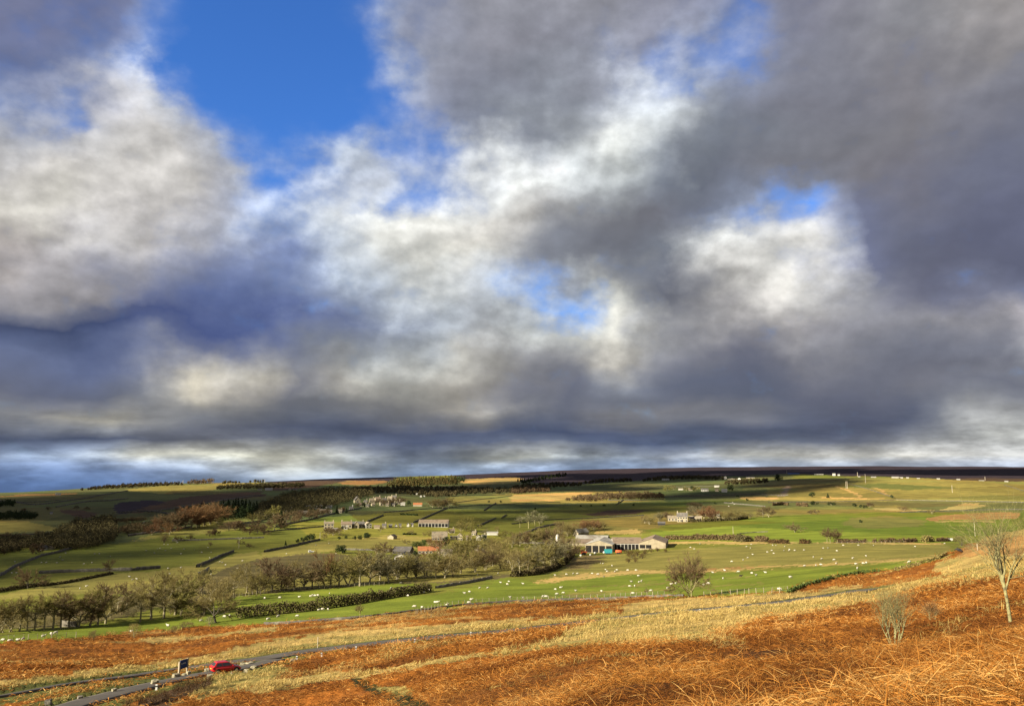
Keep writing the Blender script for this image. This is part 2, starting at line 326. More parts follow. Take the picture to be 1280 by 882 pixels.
# finer lights, shades and openings in the cloud: centre, spread, brighter / darker, more / less cover
TWEAK = [(75,142,16,14,0,-4),(255,118,22,22,0,-3),(190,95,28,20,20,3),(232,160,22,25,10,3),(275,190,18,25,0,2),(440,205,20,22,10,4),(492,243,16,16,0,-6),(352,236,16,16,0,-3),(400,205,60,28,0,1.2),(340,70,80,60,0,-1),(640,300,60,60,6,0),(1000,150,160,80,6,0),(80,300,80,60,5,0),(240,572,60,7,14,0),(340,575,40,6,12,0),(90,566,70,7,22,0),(60,585,60,8,14,0),(180,572,90,5,18,0),(420,570,60,4,14,0),(640,576,60,3,14,0),(860,574,80,3,16,0),(1120,572,90,4,14,0),
 (500,108,18,24,25,0),(532,150,14,20,0,-3),(470,120,16,30,0,-3),(541,190,14,14,0,-2),(560,255,26,26,20,0),
 (830,40,14,9,0,-3.6),(948,34,14,22,0,-2.8),(772,76,18,12,0,-2),(815,95,22,18,35,2),(856,70,14,12,25,1),(788,132,16,26,40,0),(762,168,22,20,35,0),(720,150,24,20,8,0),(738,172,16,16,-30,0),(645,208,22,18,45,0),(668,226,18,14,25,0),(700,200,18,18,20,0),(828,140,14,40,25,0),(884,130,18,50,-18,0),(862,200,20,30,-22,0),(800,270,40,26,-12,0),(600,215,20,20,25,0),
 (985,268,26,13,12,-1.9),(935,290,20,12,5,-2),
 (395,393,13,12,20,-3),(510,408,18,12,30,0),(540,352,46,30,22,0),(590,330,26,18,18,0),(460,335,22,20,12,0),(60,376,60,14,15,0),(60,398,80,8,-18,0),(200,410,70,12,-10,0),
 (240,486,28,9,28,0),(298,456,20,9,28,0),(330,472,20,9,12,0),(412,495,14,5,30,0),(480,488,16,7,40,0),(566,464,18,10,36,0),(500,472,20,6,16,0),(622,510,20,6,28,0),(560,430,14,14,20,0),(130,531,18,6,32,0),(48,536,24,5,14,0),(160,545,60,5,-12,0),(330,505,40,8,-8,0),(450,515,50,7,-10,0),
 (715,384,28,11,12,-2.9),(662,420,22,16,40,0),(782,388,18,14,38,0),(768,420,24,14,20,0),(838,372,28,16,-28,0),(880,395,24,10,-10,0),(910,318,22,16,45,0),(962,352,30,22,22,0),(1032,330,18,20,42,0),(1010,368,26,14,18,0),(1060,350,10,30,-10,0),(980,402,30,10,20,0),(776,478,22,10,22,0),(700,460,24,8,-14,0),(940,450,30,12,-14,0),(1010,440,28,8,14,0),(1120,400,40,10,10,0),(1266,420,14,16,50,0),(1232,452,20,8,18,0),(1255,362,16,12,26,-2),(1180,470,40,8,-12,0),(1240,540,24,8,18,0),(1210,395,14,14,10,0),
 (120,290,50,10,18,0),(80,250,30,18,10,0),(190,240,24,20,12,0),(30,320,26,12,-10,0),(260,300,24,20,-10,0),(140,200,26,16,8,0),(240,568,30,4,20,0),(700,574,30,3,18,0),(930,570,40,3,16,0),(560,572,30,3,-14,0),(800,570,30,3,-12,0),(1090,566,30,3,14,0)]
def sky_at(az, el):
    d = np.array([math.sin(R(az)) * math.cos(R(el)), math.cos(R(az)) * math.cos(R(el)), math.sin(R(el))])
    x, y, _ = project(d)
    j = min(max((x - 40) / 80.0, 0), 14.999); j0 = int(j); fj = j - j0
    i = min(max(np.searchsorted(sky_y, y) - 1, 0), len(sky_y) - 2); fi = min(max((y - sky_y[i]) / (sky_y[i+1] - sky_y[i]), 0), 1)
    c = (G[i, j0] * (1-fj) + G[i, j0+1] * fj) * (1-fi) + (G[i+1, j0] * (1-fj) + G[i+1, j0+1] * fj) * fi
    for tx, ty, sx, sy, dl, dc in TWEAK:
        w = math.exp(-.5 * (((x - tx) / (sx * 1.15)) ** 2 + ((y - ty) / (sy * 1.15)) ** 2))
        c = c + w * np.array([dl * 1.05, dl * 1.05, dl * .98, dc])
    return np.clip(c, [30, 30, 40, 0], [250, 250, 250, 9])
world = bpy.data.worlds.new('World'); scene.world = world; world.use_nodes = True
wt = world.node_tree; bg = wt.nodes['Background']
tc = wt.nodes.new('ShaderNodeTexCoord'); D = tc.outputs['Generated']
sep = wt.nodes.new('ShaderNodeSeparateXYZ'); wt.links.new(D, sep.inputs[0]); dx, dy, dz = sep.outputs
az = mth(wt, 'MULTIPLY', mth(wt, 'ARCTAN2', dx, dy), 180 / math.pi)
el = mth(wt, 'MULTIPLY', mth(wt, 'ARCSINE', dz), 180 / math.pi)
# cloud sheet: directions carried to a plane overhead, so forms flatten towards the horizon
den = mth(wt, 'ADD', mth(wt, 'MAXIMUM', dz, 0.0), 0.17)
cmb = wt.nodes.new('ShaderNodeCombineXYZ')
wt.links.new(mth(wt, 'DIVIDE', dx, den), cmb.inputs[0]); wt.links.new(mth(wt, 'DIVIDE', dy, den), cmb.inputs[1]); cmb.inputs[2].default_value = 3.7
PL = cmb.outputs[0]
DF = vmth(wt, 'MULTIPLY', D, (1.0, 1.0, 1.35))          # forms broader than they are tall
wn = noise_n(wt, PL, 1.2, 6, .5, .0); wn2 = noise_n(wt, vmth(wt, 'ADD', PL, (13.1, 4.2, 1.0)), 1.2, 6, .5, .0)
big = noise_n(wt, DF, 8.0, 7, .52, .0); big2 = noise_n(wt, vmth(wt, 'ADD', DF, (5.3, 2.2, 1.0)), 8.0, 7, .52, .0)
lowel = mapr(wt, el, .5, 12, .05, 1.0)
lowaz = mapr(wt, el, 0, 9, .6, 1.0)
wa = mth(wt, 'ADD', mth(wt, 'MULTIPLY', mth(wt, 'SUBTRACT', wn.outputs[0], .5), 5.0), mth(wt, 'MULTIPLY', mth(wt, 'SUBTRACT', big.outputs[0], .5), 12.0))
we = mth(wt, 'ADD', mth(wt, 'MULTIPLY', mth(wt, 'SUBTRACT', wn2.outputs[0], .5), 3.0), mth(wt, 'MULTIPLY', mth(wt, 'SUBTRACT', big2.outputs[0], .5), 9.0))
azw = mth(wt, 'ADD', az, mth(wt, 'MULTIPLY', wa, lowaz)); elw = mth(wt, 'ADD', el, mth(wt, 'MULTIPLY', we, lowel))
u = mapr(wt, azw, -AZR, AZR, 0.0, 1.0)
prev_c = prev_a = None
for k, e in enumerate(ELS):
    stops = []
    for i in range(NAZ):
        f = i / (NAZ - 1); c = sky_at(-AZR + 2 * AZR * f, e)
        stops.append((f, (*lin(c[:3]), c[3] / 9.0)))
    rp = ramp_n(wt, u, stops, 'LINEAR')
    if prev_c is None: prev_c, prev_a = rp.outputs[0], rp.outputs[1]
    else:
        f = mapr(wt, elw, ELS[k-1], e, 0, 1, 'LINEAR')
        prev_c = mixc(wt, f, prev_c, rp.outputs[0])
        n = wt.nodes.new('ShaderNodeMix'); n.data_type = 'FLOAT'
        wt.links.new(f, n.inputs[0]); wt.links.new(prev_a, n.inputs[2]); wt.links.new(rp.outputs[1], n.inputs[3]); prev_a = n.outputs[0]
# billows: the same noise read a little towards the sun tells which side of a billow is lit
def billow(scale, off, det, rough, dist):
    a_ = noise_n(wt, DF, scale, det, rough, dist); b_ = noise_n(wt, vmth(wt, 'ADD', DF, off), scale, det, rough, dist)
    return a_.outputs[0], mth(wt, 'SUBTRACT', a_.outputs[0], b_.outputs[0])
n0, e0 = billow(8.0, (-.022, -.01, .03), 7, .52, .0)
n1, e1 = billow(22.0, (-.008, -.004, .012), 6, .52, .0)
lump = mapr(wt, n1, .40, .60, -.5, .5, 'SMOOTHSTEP')
emb = mth(wt, 'ADD', mth(wt, 'MULTIPLY', e0, 1.35), mth(wt, 'MULTIPLY', e1, 1.0))
emb = mth(wt, 'ADD', emb, mth(wt, 'MULTIPLY', lump, .09))
lum = vmth(wt, 'DOT_PRODUCT', prev_c, (.3, .5, .2))
emb = mth(wt, 'MULTIPLY', emb, mapr(wt, lum, .13, .42, .14, .98))
# far rows of cloud just above the horizon: small flat-based puffs
DH = vmth(wt, 'MULTIPLY', D, (1.0, 1.0, 4.0))
h0 = noise_n(wt, DH, 9.0, 8, .56, 0).outputs[0]; h1 = noise_n(wt, vmth(wt, 'ADD', DH, (-.02, -.01, .06)), 9.0, 8, .56, 0).outputs[0]
hz_ = mth(wt, 'ADD', mth(wt, 'MULTIPLY', mth(wt, 'SUBTRACT', h0, h1), 2.2), mth(wt, 'MULTIPLY', mapr(wt, h0, .40, .60, -.5, .5, 'SMOOTHSTEP'), .40))
low_w = mapr(wt, el, 1.0, 6.0, 1.0, 0.0, 'SMOOTHSTEP')
emb = mth(wt, 'ADD', mth(wt, 'MULTIPLY', emb, mth(wt, 'SUBTRACT', 1.0, mth(wt, 'MULTIPLY', low_w, .7))), mth(wt, 'MULTIPLY', mth(wt, 'MULTIPLY', hz_, low_w), mapr(wt, lum, .10, .4, .4, 1.0)))
emb = mth(wt, 'EXPONENT', emb)
cl = vmth(wt, 'SCALE', vmth(wt, 'MULTIPLY', prev_c, (.98, 1.0, 1.015))); wt.links.new(emb, cl.node.inputs['Scale'])
cov = mapr(wt, mth(wt, 'ADD', prev_a, mth(wt, 'MULTIPLY', mth(wt, 'SUBTRACT', n1, .5), mapr(wt, prev_a, .05, .45, .12, .9))), .04, .92, 0, 1, 'SMOOTHSTEP')
ns = wt.nodes.new('ShaderNodeTexSky'); ns.sky_type = 'NISHITA'; ns.sun_disc = False; ns.sun_elevation = R(SUN_EL); ns.sun_rotation = math.atan2(TS[0], TS[1])
ns.air_density = 1.0; ns.dust_density = .3; ns.ozone_density = 3.0
WS = 0.1
blue = vmth(wt, 'MULTIPLY', ns.outputs[0], (.25, .47, .82))
k = 1.02 / (2 ** EXPO * WS)
cloud_rad = vmth(wt, 'SCALE', cl); cloud_rad.node.inputs['Scale'].default_value = k
final = mixc(wt, cov, blue, cloud_rad)
wt.links.new(final, bg.inputs[0]); bg.inputs[1].default_value = WS
# ------------------------------------------------------------------ mesh helpers
def set_props(o, label=None, cat=None, group=None, kind=None):
    if label: o['label'] = label
    if cat: o['category'] = cat
    if group: o['group'] = group
    if kind: o['kind'] = kind
    return o
def mesh_arrays(name, V, Fc, tint=None, smooth=False):
    """a mesh from numpy arrays; faces all of one size"""
    V = np.ascontiguousarray(V, np.float32); Fc = np.ascontiguousarray(Fc, np.int32); n = Fc.shape[1]
    me = bpy.data.meshes.new(name); me.vertices.add(len(V)); me.vertices.foreach_set('co', V.ravel())
    me.loops.add(Fc.size); me.loops.foreach_set('vertex_index', Fc.ravel())
    me.polygons.add(len(Fc)); me.polygons.foreach_set('loop_start', np.arange(0, Fc.size, n, dtype=np.int32))
    try: me.polygons.foreach_set('loop_total', np.full(len(Fc), n, np.int32))
    except Exception: pass
    if smooth: me.polygons.foreach_set('use_smooth', np.ones(len(Fc), bool))
    me.update(calc_edges=True)
    if tint is not None:
        a = me.attributes.new('tint', 'FLOAT', 'POINT'); a.data.foreach_set('value', np.ascontiguousarray(tint, np.float32))
    return me
def link(name, me, mat=None, parent=None):
    o = bpy.data.objects.new(name, me); col.objects.link(o)
    if mat is not None: me.materials.append(M[mat] if isinstance(mat, str) else mat)
    if parent is not None: o.parent = parent
    return o
class MB:
    def __init__(s): s.v = []; s.f = []
    def add(s, vs, fs):
        b = len(s.v); s.v += [tuple(map(float, p)) for p in vs]; s.f += [tuple(b + i for i in f) for f in fs]; return s
    def box(s, x0, x1, y0, y1, z0, z1):
        return s.add([(x0,y0,z0),(x1,y0,z0),(x1,y1,z0),(x0,y1,z0),(x0,y0,z1),(x1,y0,z1),(x1,y1,z1),(x0,y1,z1)],
                     [(3,2,1,0),(4,5,6,7),(0,1,5,4),(1,2,6,5),(2,3,7,6),(3,0,4,7)])
    def prism(s, poly, y0, y1):
        """a polygon in x-z carried along y"""
        n = len(poly); vs = [(x, y0, z) for x, z in poly] + [(x, y1, z) for x, z in poly]
        return s.add(vs, [tuple(range(n)), tuple(range(2*n-1, n-1, -1))] + [(i, n + i, n + (i+1) % n, (i+1) % n) for i in range(n)])
    def tube(s, pts, rad, n=6, cap=True):
        pts = [np.array(p, float) for p in pts]; base = len(s.v); rings = []
        for i, p in enumerate(pts):
            d = pts[min(i+1, len(pts)-1)] - pts[max(i-1, 0)]; d = d / (np.linalg.norm(d) + 1e-9)
            a = np.cross(d, (0.31, 0.87, 0.38) if abs(d[2]) > .9 else (0, 0, 1)); a /= np.linalg.norm(a) + 1e-9; b = np.cross(d, a)
            r = rad[i] if hasattr(rad, '__len__') else rad
            ring = [len(s.v) + k for k in range(n)]
            s.v += [tuple(p + r * (math.cos(2*math.pi*k/n) * a + math.sin(2*math.pi*k/n) * b)) for k in range(n)]; rings.append(ring)
        for A, B in zip(rings, rings[1:]):
            s.f += [(A[k], A[(k+1) % n], B[(k+1) % n], B[k]) for k in range(n)]
        if cap: s.f += [tuple(rings[0][::-1]), tuple(rings[-1])]
        return s
    def build(s, name, mat, parent=None, smooth=False, bevel=0.0):
        me = bpy.data.meshes.new(name); me.from_pydata(s.v, [], s.f); me.update()
        if smooth: me.polygons.foreach_set('use_smooth', [True] * len(me.polygons))
        o = link(name, me, mat, parent)
        if bevel:
            b = o.modifiers.new('bevel', 'BEVEL'); b.width = bevel; b.segments = 2; b.limit_method = 'ANGLE'
        return o
def empty(name, loc, rz=0.0):
    o = bpy.data.objects.new(name, None); col.objects.link(o); o.location = tuple(loc); o.rotation_euler = (0, 0, rz); o.empty_display_size = .5; return o
def copy_tree(o, parent=None):
    c = o.copy(); col.objects.link(c)
    if parent is not None: c.parent = parent
    for ch in list(o.children): copy_tree(ch, c)
    return c

# ------------------------------------------------------------------ land cover
def inpoly(px, py, poly):
    poly = np.array(poly, float); n = len(poly); r = np.zeros(len(px), bool)
    x0, y0 = poly.min(0); x1, y1 = poly.max(0)
    k = np.where((px >= x0) & (px <= x1) & (py >= y0) & (py <= y1))[0]
    if len(k) == 0: return r
    x = px[k]; y = py[k]; ins = np.zeros(len(k), bool); j = n - 1
    for i in range(n):
        xi, yi = poly[i]; xj, yj = poly[j]
        c = ((yi > y) != (yj > y)) & (x < (xj - xi) * (y - yi) / (yj - yi + 1e-12) + xi)
        ins ^= c; j = i
    r[k] = ins; return r
GREEN = (.146,.150,.024); BRIGHT = (.142,.172,.021); OLIVE = (.195,.172,.042); DULL = (.125,.118,.035)
BRACK = (.235,.088,.015); PALE = (.37,.26,.085); TUSS = (.25,.20,.062); HEATH = (.038,.027,.031); BROWN = (.085,.052,.028)
YELLOW = (.40,.26,.08); YGREEN = (.215,.19,.046); DGREEN = (.10,.108,.034); TRACK = (.26,.21,.13); ORANGE = (.29,.165,.055); DARK = (.03,.03,.012)
# (colour, roughness, polygon as seen from the viewpoint)
EDGE = [(-300,815),(0,804),(60,799),(95,797),(160,791),(215,786),(262,780),(320,778),(360,777),(400,775),(450,771),(480,767),(540,760),(580,755),(640,751),(720,748),(800,745),(862,744),(930,742),(985,739),(1010,730),(1040,722),(1080,716),(1120,712),(1150,705),(1180,696),(1192,688),(1200,683),(1230,673),(1260,664),(1290,660),(1600,650)]
ZONES = [
 (DGREEN, .3, [(-400,690),(-400,600),(300,590),(480,600),(640,600),(760,596),(980,585),(1010,612),(980,622),(820,628),(700,632),(640,640),(560,650),(480,655),(330,665),(200,680)]),
 (GREEN, .3, [(-300,700),(0,700),(200,672),(330,655),(480,640),(560,636),(640,636),(700,640),(700,800),(-300,820)]),
 (YGREEN, .3, [(560,621),(640,617),(760,614),(830,617),(830,628),(700,629),(640,629),(560,631)]),
 (YELLOW, .5, [(640,619),(700,616),(748,614.5),(720,621),(690,626),(640,627)]),
 (OLIVE, .4, [(690,652),(740,648),(800,644),(830,640),(960,632),(1130,631),(1130,641),(960,645),(880,650),(815,660),(800,668),(740,668),(690,668)]),
 (PALE, .6, [(745,664),(800,661),(806,664),(790,667),(745,668)]),
 (BROWN, .7, [(728,642),(760,638),(800,636),(812,638),(790,643),(740,645)]),
 (DULL, .3, [(860,628),(960,625),(1120,622),(1280,624),(1280,640),(960,640),(860,640)]),
 (OLIVE, .3, [(1000,633),(1120,631),(1150,636),(1120,640),(1000,641),(960,645),(940,640)]),
 (BRIGHT, .15, [(812,662),(830,656),(890,651),(935,647),(1000,643),(1090,640),(1160,640),(1270,641),(1270,700),(1200,677),(1060,679),(960,677),(830,675)]),
 (OLIVE, .5, [(1060,648),(1110,645),(1160,650),(1150,657),(1090,660),(1050,656)]),
 (ORANGE, .6, [(1155,648),(1180,644),(1215,641),(1250,640),(1275,641),(1275,648),(1210,649),(1160,650)]),
 (PALE, .5, [(1165,650.5),(1250,650),(1250,652),(1175,652)]),
 (YGREEN, .25, [(960,601),(1060,596),(1290,598),(1290,627),(1160,625),(1060,627),(960,626)]),
 (DULL, .3, [(930,604),(985,598),(1060,597),(1075,606),(1000,610),(930,612)]),
 (OLIVE, .3, [(990,614),(1040,603),(1080,602),(1118,621),(1050,623),(990,622)]),
 (TRACK, .3, [(974,620),(980,609),(986,606),(988,607),(984,613),(984,620)]),
 (PALE, .3, [(1046,608),(1050,608),(1080,621),(1076,622)]),
 (PALE, .3, [(1030,621),(1080,622),(1120,621),(1080,623.5),(1030,623)]),
 (PALE, .3, [(1090,608),(1095,608),(1114,619),(1110,619)]),
 (PALE, .5, [(1168,637),(1190,632),(1205,629),(1222,629),(1234,631),(1220,634),(1200,637)]),
 (PALE, .4, [(1090,634),(1120,634),(1150,636),(1180,637),(1120,637.5),(1090,636)]),
 (PALE, .4, [(925,621),(945,620),(975,622),(965,625),(930,624)]),
 (HEATH, .6, [(640,586),(760,580),(1600,570),(1600,602),(1280,600.5),(1200,599),(1120,595.5),(1040,594),(985,592),(930,594.5),(870,596),(800,600),(740,604),(700,606),(655,602)]),
 (BROWN, .6, [(1180,598.5),(1240,597),(1300,598),(1300,601.5),(1240,601)]),
 (HEATH, .6, [(560,592),(640,589),(660,596),(640,599),(575,599)]),
 (HEATH, .6, [(330,603),(370,596),(480,594),(500,597),(480,603)]),
 (YELLOW, .5, [(575,602),(580,599),(610,597),(652,596.5),(650,603),(620,604.5),(595,605.5)]),
 (ORANGE, .5, [(420,602),(440,600.5),(482,600),(482,603.5),(462,606),(440,606.5),(428,604.5)]),
 (BROWN, .6, [(330,604),(400,600),(430,602),(400,606),(370,611),(330,613)]),
 (YGREEN, .3, [(160,610),(230,605),(320,602),(330,604),(300,607),(265,611),(230,615),(200,617),(160,613)]),
 (YGREEN, .3, [(-300,648),(-40,649),(30,651),(74,658),(76,661),(50,663),(0,665),(-300,668)]),
 (BROWN, .7, [(75,637),(100,637),(122,641),(115,648),(95,645),(78,640)]),
 (HEATH, .7, [(138,632),(150,627),(190,624),(205,627),(190,636),(170,641),(145,643)]),
 (BROWN, .6, [(200,628),(230,620),(280,616),(330,614),(330,620),(290,624),(240,630),(205,638),(160,642),(180,634)]),
 (ORANGE, .5, [(-300,622),(0,619.5),(40,617.5),(95,616),(95,617.5),(40,619),(0,621),(-300,624)]),
 (OLIVE, .4, [(160,676),(210,664),(240,658),(280,656),(300,661),(250,668),(200,672)]),
 (YGREEN, .3, [(250,655),(280,648),(330,641),(330,650),(300,654),(270,660),(250,660)]),
 (YGREEN, .3, [(330,690),(400,676),(480,668),(560,672),(560,680),(500,688),(430,686),(340,700)]),
 (YGREEN, .25, [(-300,740),(0,742),(110,722),(200,712),(262,702),(320,688),(340,697),(330,725),(250,735),(130,742),(0,748)]),
 (BRIGHT, .2, [(-300,808),(0,796),(60,788),(160,778),(290,765),(330,768),(480,750),(540,742),(620,726),(640,722),(660,727),(800,716),(990,712),(1090,706),(1180,694),(1100,716),(985,742),(860,746),(640,753),(480,770),(320,781),(200,790),(0,806)]),
 (BRIGHT, .2, [(270,750),(330,741),(480,731),(520,728),(520,738),(480,741),(430,745),(330,757),(270,762)]),
 (OLIVE, .4, [(690,722),(705,705),(725,694),(800,692),(850,685),(960,680),(1180,678),(1195,690),(1120,698),(960,707),(800,714)]),
 (PALE, .5, [(660,729),(700,720),(800,713.5),(880,711),(960,707.5),(1050,702),(1120,698),(1190,692),(1190,694.5),(1120,702),(1050,706),(960,709.5),(880,713),(800,718),(720,724)]),
 (OLIVE, .3, [(690,741),(760,738),(860,733),(960,727),(960,728),(860,735),(760,741),(700,744)]),
 (OLIVE, .3, [(720,733),(800,729),(940,719),(940,720.5),(800,731),(720,734.5)]),
 ((.16,.12,.045), .6, [(705,712),(716,700),(735,694),(758,693),(750,700),(735,710)]),
 (ORANGE, .6, [(880,709),(960,706),(960,707.5),(880,710.5)]),
 (PALE, .5, [(830,676),(960,677),(1180,677.5),(1180,679.5),(960,679),(830,679)]),
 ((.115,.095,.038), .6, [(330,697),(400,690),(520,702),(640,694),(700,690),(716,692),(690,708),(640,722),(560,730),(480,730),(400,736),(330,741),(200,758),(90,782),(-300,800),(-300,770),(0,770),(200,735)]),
 (OLIVE, .6, [(500,712),(560,712),(640,702),(690,700),(690,706),(640,716),(560,726),(500,728),(380,734),(330,738),(220,752),(330,728),(400,722)]),
 (YGREEN, .4, [(640,690),(690,683),(715,686),(700,692),(660,696),(600,702)]),
 (ORANGE, .6, [(590,698),(640,690),(640,696),(605,704)]),
 # the bracken moor this side of the fields
 (BRACK, 1., EDGE + [(1600,1100),(-300,1100)]),
 (PALE, .8, [(175,800),(235,796),(320,784),(350,782),(345,788),(300,793),(230,801),(180,804)]),
 (PALE, .8, [(-300,856),(0,850),(60,845),(130,836),(200,826),(270,818),(320,804),(345,799),(400,792),(460,786),(530,783),(640,776),(720,770),(780,765),(780,770),(720,779),(640,786),(520,797),(430,808),(340,820),(230,832),(130,845),(0,860),(-300,868)]),
 (PALE, .8, [(640,816),(690,801),(715,785),(745,778),(780,768),(762,756),(800,750),(860,746),(960,742),(985,740),(1060,734),(1085,730),(1130,728),(1170,723),(1280,720),(1280,722),(1180,728),(1130,738),(1090,754),(1000,770),(950,775),(920,786),(885,801),(860,803),(740,808),(640,817)]),
 (PALE, .8, [(880,801),(905,799),(940,802),(930,804),(880,804)]),
 (PALE, .8, [(1160,722),(1165,712),(1178,699),(1200,697),(1240,692),(1290,690),(1290,720)]),
 (ORANGE, .9, [(1195,697),(1198,684),(1230,675),(1290,668),(1290,692),(1240,694)]),
 (PALE, .9, [(1216,678),(1230,672),(1260,664),(1290,659),(1290,668),(1250,673)]),
 (BRACK, 1., [(985,741),(1010,732),(1050,723),(1120,715),(1150,712),(1170,716),(1160,723),(1130,728),(1085,733),(1040,735),(1020,740)]),
 (TUSS, .9, [(640,813),(700,800),(760,800),(800,795),(850,792),(885,787),(850,779),(870,783),(905,790),(885,800),(860,803),(740,807)]),
 (TUSS, .9, [(330,810),(430,800),(520,792),(520,797),(430,808),(330,822)]),
 (PALE, .8, [(300,864),(345,850),(420,842),(450,837),(455,846),(400,853),(320,867)]),
 (PALE, .8, [(440,843),(520,828),(560,821),(640,812),(640,817),(570,827),(500,838),(455,848)]),
 (TUSS, .9, [(232,868),(255,846),(330,835),(352,841),(345,850),(300,863),(240,874)]),
 (TUSS, .9, [(330,836),(352,834),(360,840),(345,846)]),
 (DARK, .9, [(440,845),(458,850),(472,858),(500,868),(535,879),(540,884),(500,884),(470,868),(448,853)]),
 (TUSS, .9, [(470,856),(500,858),(520,870),(490,870)]),
 (DULL, .6, [(60,882),(90,872),(140,862),(180,850),(250,838),(262,836),(262,843),(230,850),(180,858),(130,870),(90,884)]),
 (BROWN, .9, [(150,886),(185,868),(215,857),(258,850),(268,853),(235,868),(200,886)]),
 (PALE, .8, [(40,878),(80,872),(150,860),(125,868),(60,884)]),
]
def landcover(P):
    n = len(P); x, y = P[:, 0], P[:, 1]
    px, py, dep = project(P)
    d = np.hypot(x, y)
    # two noises at fixed ground scales, faded by distance
    w1 = fbm(x / 14.0, y / 14.0, 31, 3) - .5; w2 = fbm(x / 14.0, y / 14.0, 57, 3) - .5
    w3 = fbm(x / 1.7, y / 1.7, 77, 3) - .5
    nearf = np.clip(260.0 / np.maximum(d, 1), 0, 1)
    w4 = fbm(x / 60.0, y / 60.0, 21, 4) - .5; w5 = fbm(x / 60.0, y / 60.0, 23, 4) - .5
    qx = px + (w1 * 30 + w3 * 14) * nearf + w4 * 16; qy = py + (w2 * 7 + w3 * 5) * nearf + w5 * 3.0 * np.clip(d / 400, 0, 1)
    front = dep > .5
    qx = np.where(front, qx, 640 + np.sign(x) * 900); qy = np.where(front, qy, 1000)
    C = np.tile(np.array(GREEN), (n, 1)); Rg = np.full(n, .3)
    kind = np.zeros(n, np.int8)
    for c, r, poly in ZONES:
        k = inpoly(qx, qy, poly)
        C[k] = c; Rg[k] = r
        kind[k] = 1 if c is BRACK else 2 if c is PALE else 3 if c is TUSS else 0
    # field-to-field and streak variation of the land itself
    ca_, sa_ = math.cos(.35), math.sin(.35)
    u_ = (x * ca_ + y * sa_ + 40 * (fbm(x / 300, y / 300, 12, 2) - .5)) / 130.0; v_ = (-x * sa_ + y * ca_ + 60 * (fbm(x / 300, y / 300, 14, 2) - .5)) / 190.0
    cell = _h(np.floor(u_ + .5 * (np.floor(v_) % 2)).astype(np.int64), np.floor(v_).astype(np.int64), 5); cell2 = _h(np.floor(u_ + .5 * (np.floor(v_) % 2)).astype(np.int64), np.floor(v_).astype(np.int64), 9)
    fw = np.clip((d - 420) / 200, 0, 1) * (Rg < .55)
    C = C * (1 + (fw * (cell - .5) * .55)[:, None]); C[:, 0] *= 1 + fw * (cell2 - .5) * .35
    far = inpoly(px, py, [(-400, 640), (-400, 560), (1700, 560), (1700, 640)])
    nearzone = inpoly(qx, qy, EDGE + [(1600,1100),(-300,1100)]) & (d < 420)
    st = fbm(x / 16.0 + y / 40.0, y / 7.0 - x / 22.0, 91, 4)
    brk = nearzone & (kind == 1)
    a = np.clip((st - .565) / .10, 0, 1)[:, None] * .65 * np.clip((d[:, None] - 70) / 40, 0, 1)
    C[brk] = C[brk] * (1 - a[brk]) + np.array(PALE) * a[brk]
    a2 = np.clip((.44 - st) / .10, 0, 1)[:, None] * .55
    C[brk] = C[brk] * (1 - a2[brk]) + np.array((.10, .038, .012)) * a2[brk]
    gap_shade = np.clip((60 - d) / 30, 0, 1)[:, None] * .85  # shade between the near fronds, painted into the ground colour
    C[brk] = C[brk] * (1 - gap_shade[brk]) + np.array((.055, .025, .010)) * gap_shade[brk]
    pl = nearzone & ((kind == 2) | (kind == 3))
    g = np.clip((fbm(x / 7.0, y / 5.0, 15, 4) - .55) / .12, 0, 1)[:, None] * .55
    C[pl] = C[pl] * (1 - g[pl]) + np.array((.13, .13, .035)) * g[pl]
    return C, Rg, kind, px, py, d

# ------------------------------------------------------------------ road line (picture positions, projected on the ground)
def spline(pts, n):
    pts = np.array(pts, float); s = np.concatenate([[0], np.cumsum(np.linalg.norm(np.diff(pts, axis=0), axis=1))])
    t = np.linspace(0, s[-1], n); out = np.stack([pchip(s, pts[:, i], t) if len(pts) > 2 else np.interp(t, s, pts[:, i]) for i in range(pts.shape[1])], 1)
    return out
ROAD_PX = [(-60,879),(20,866),(80,855),(150,846),(210,837),(262,830),(330,822),(400,811.5),(450,805.5),(520,798),(580,792.5),(640,787),(700,780),(760,773.5),(820,766.5),(880,761),(940,755.5),(985,751),(1030,744.5),(1065,740),(1082,736.5)]
LAY_PX = [(60,893),(95,880),(140,868),(180,858),(225,847.5),(262,840.5),(290,836.5),(315,831.5),(345,824)]
def road_line(pxs, n):
    g = np.array([ground(x, y) for x, y in pxs]); 
    return spline(g[:, :2], n)
road_c = road_line(ROAD_PX, 260); lay_c = road_line(LAY_PX, 90)
def road_dist(x, y):
    q = np.full(len(x), 99.0)
    for line in (road_c, lay_c):
        for p in line[::2]:
            q = np.minimum(q, (x - p[0]) ** 2 + (y - p[1]) ** 2) if False else np.minimum(q, np.hypot(x - p[0], y - p[1]))
    return q
def microrelief(x, y, d, rough, kind):
    near = np.clip((420 - d) / 200, 0, 1)
    b = (fbm(x / 3.2, y / 3.2, 5, 3) - .5) * .75 + (fbm(x / .8, y / .8, 8, 2) - .5) * .28
    return b * np.clip((rough - .5) * 2, 0, 1) * near * np.clip(d / 8, .35, 1)

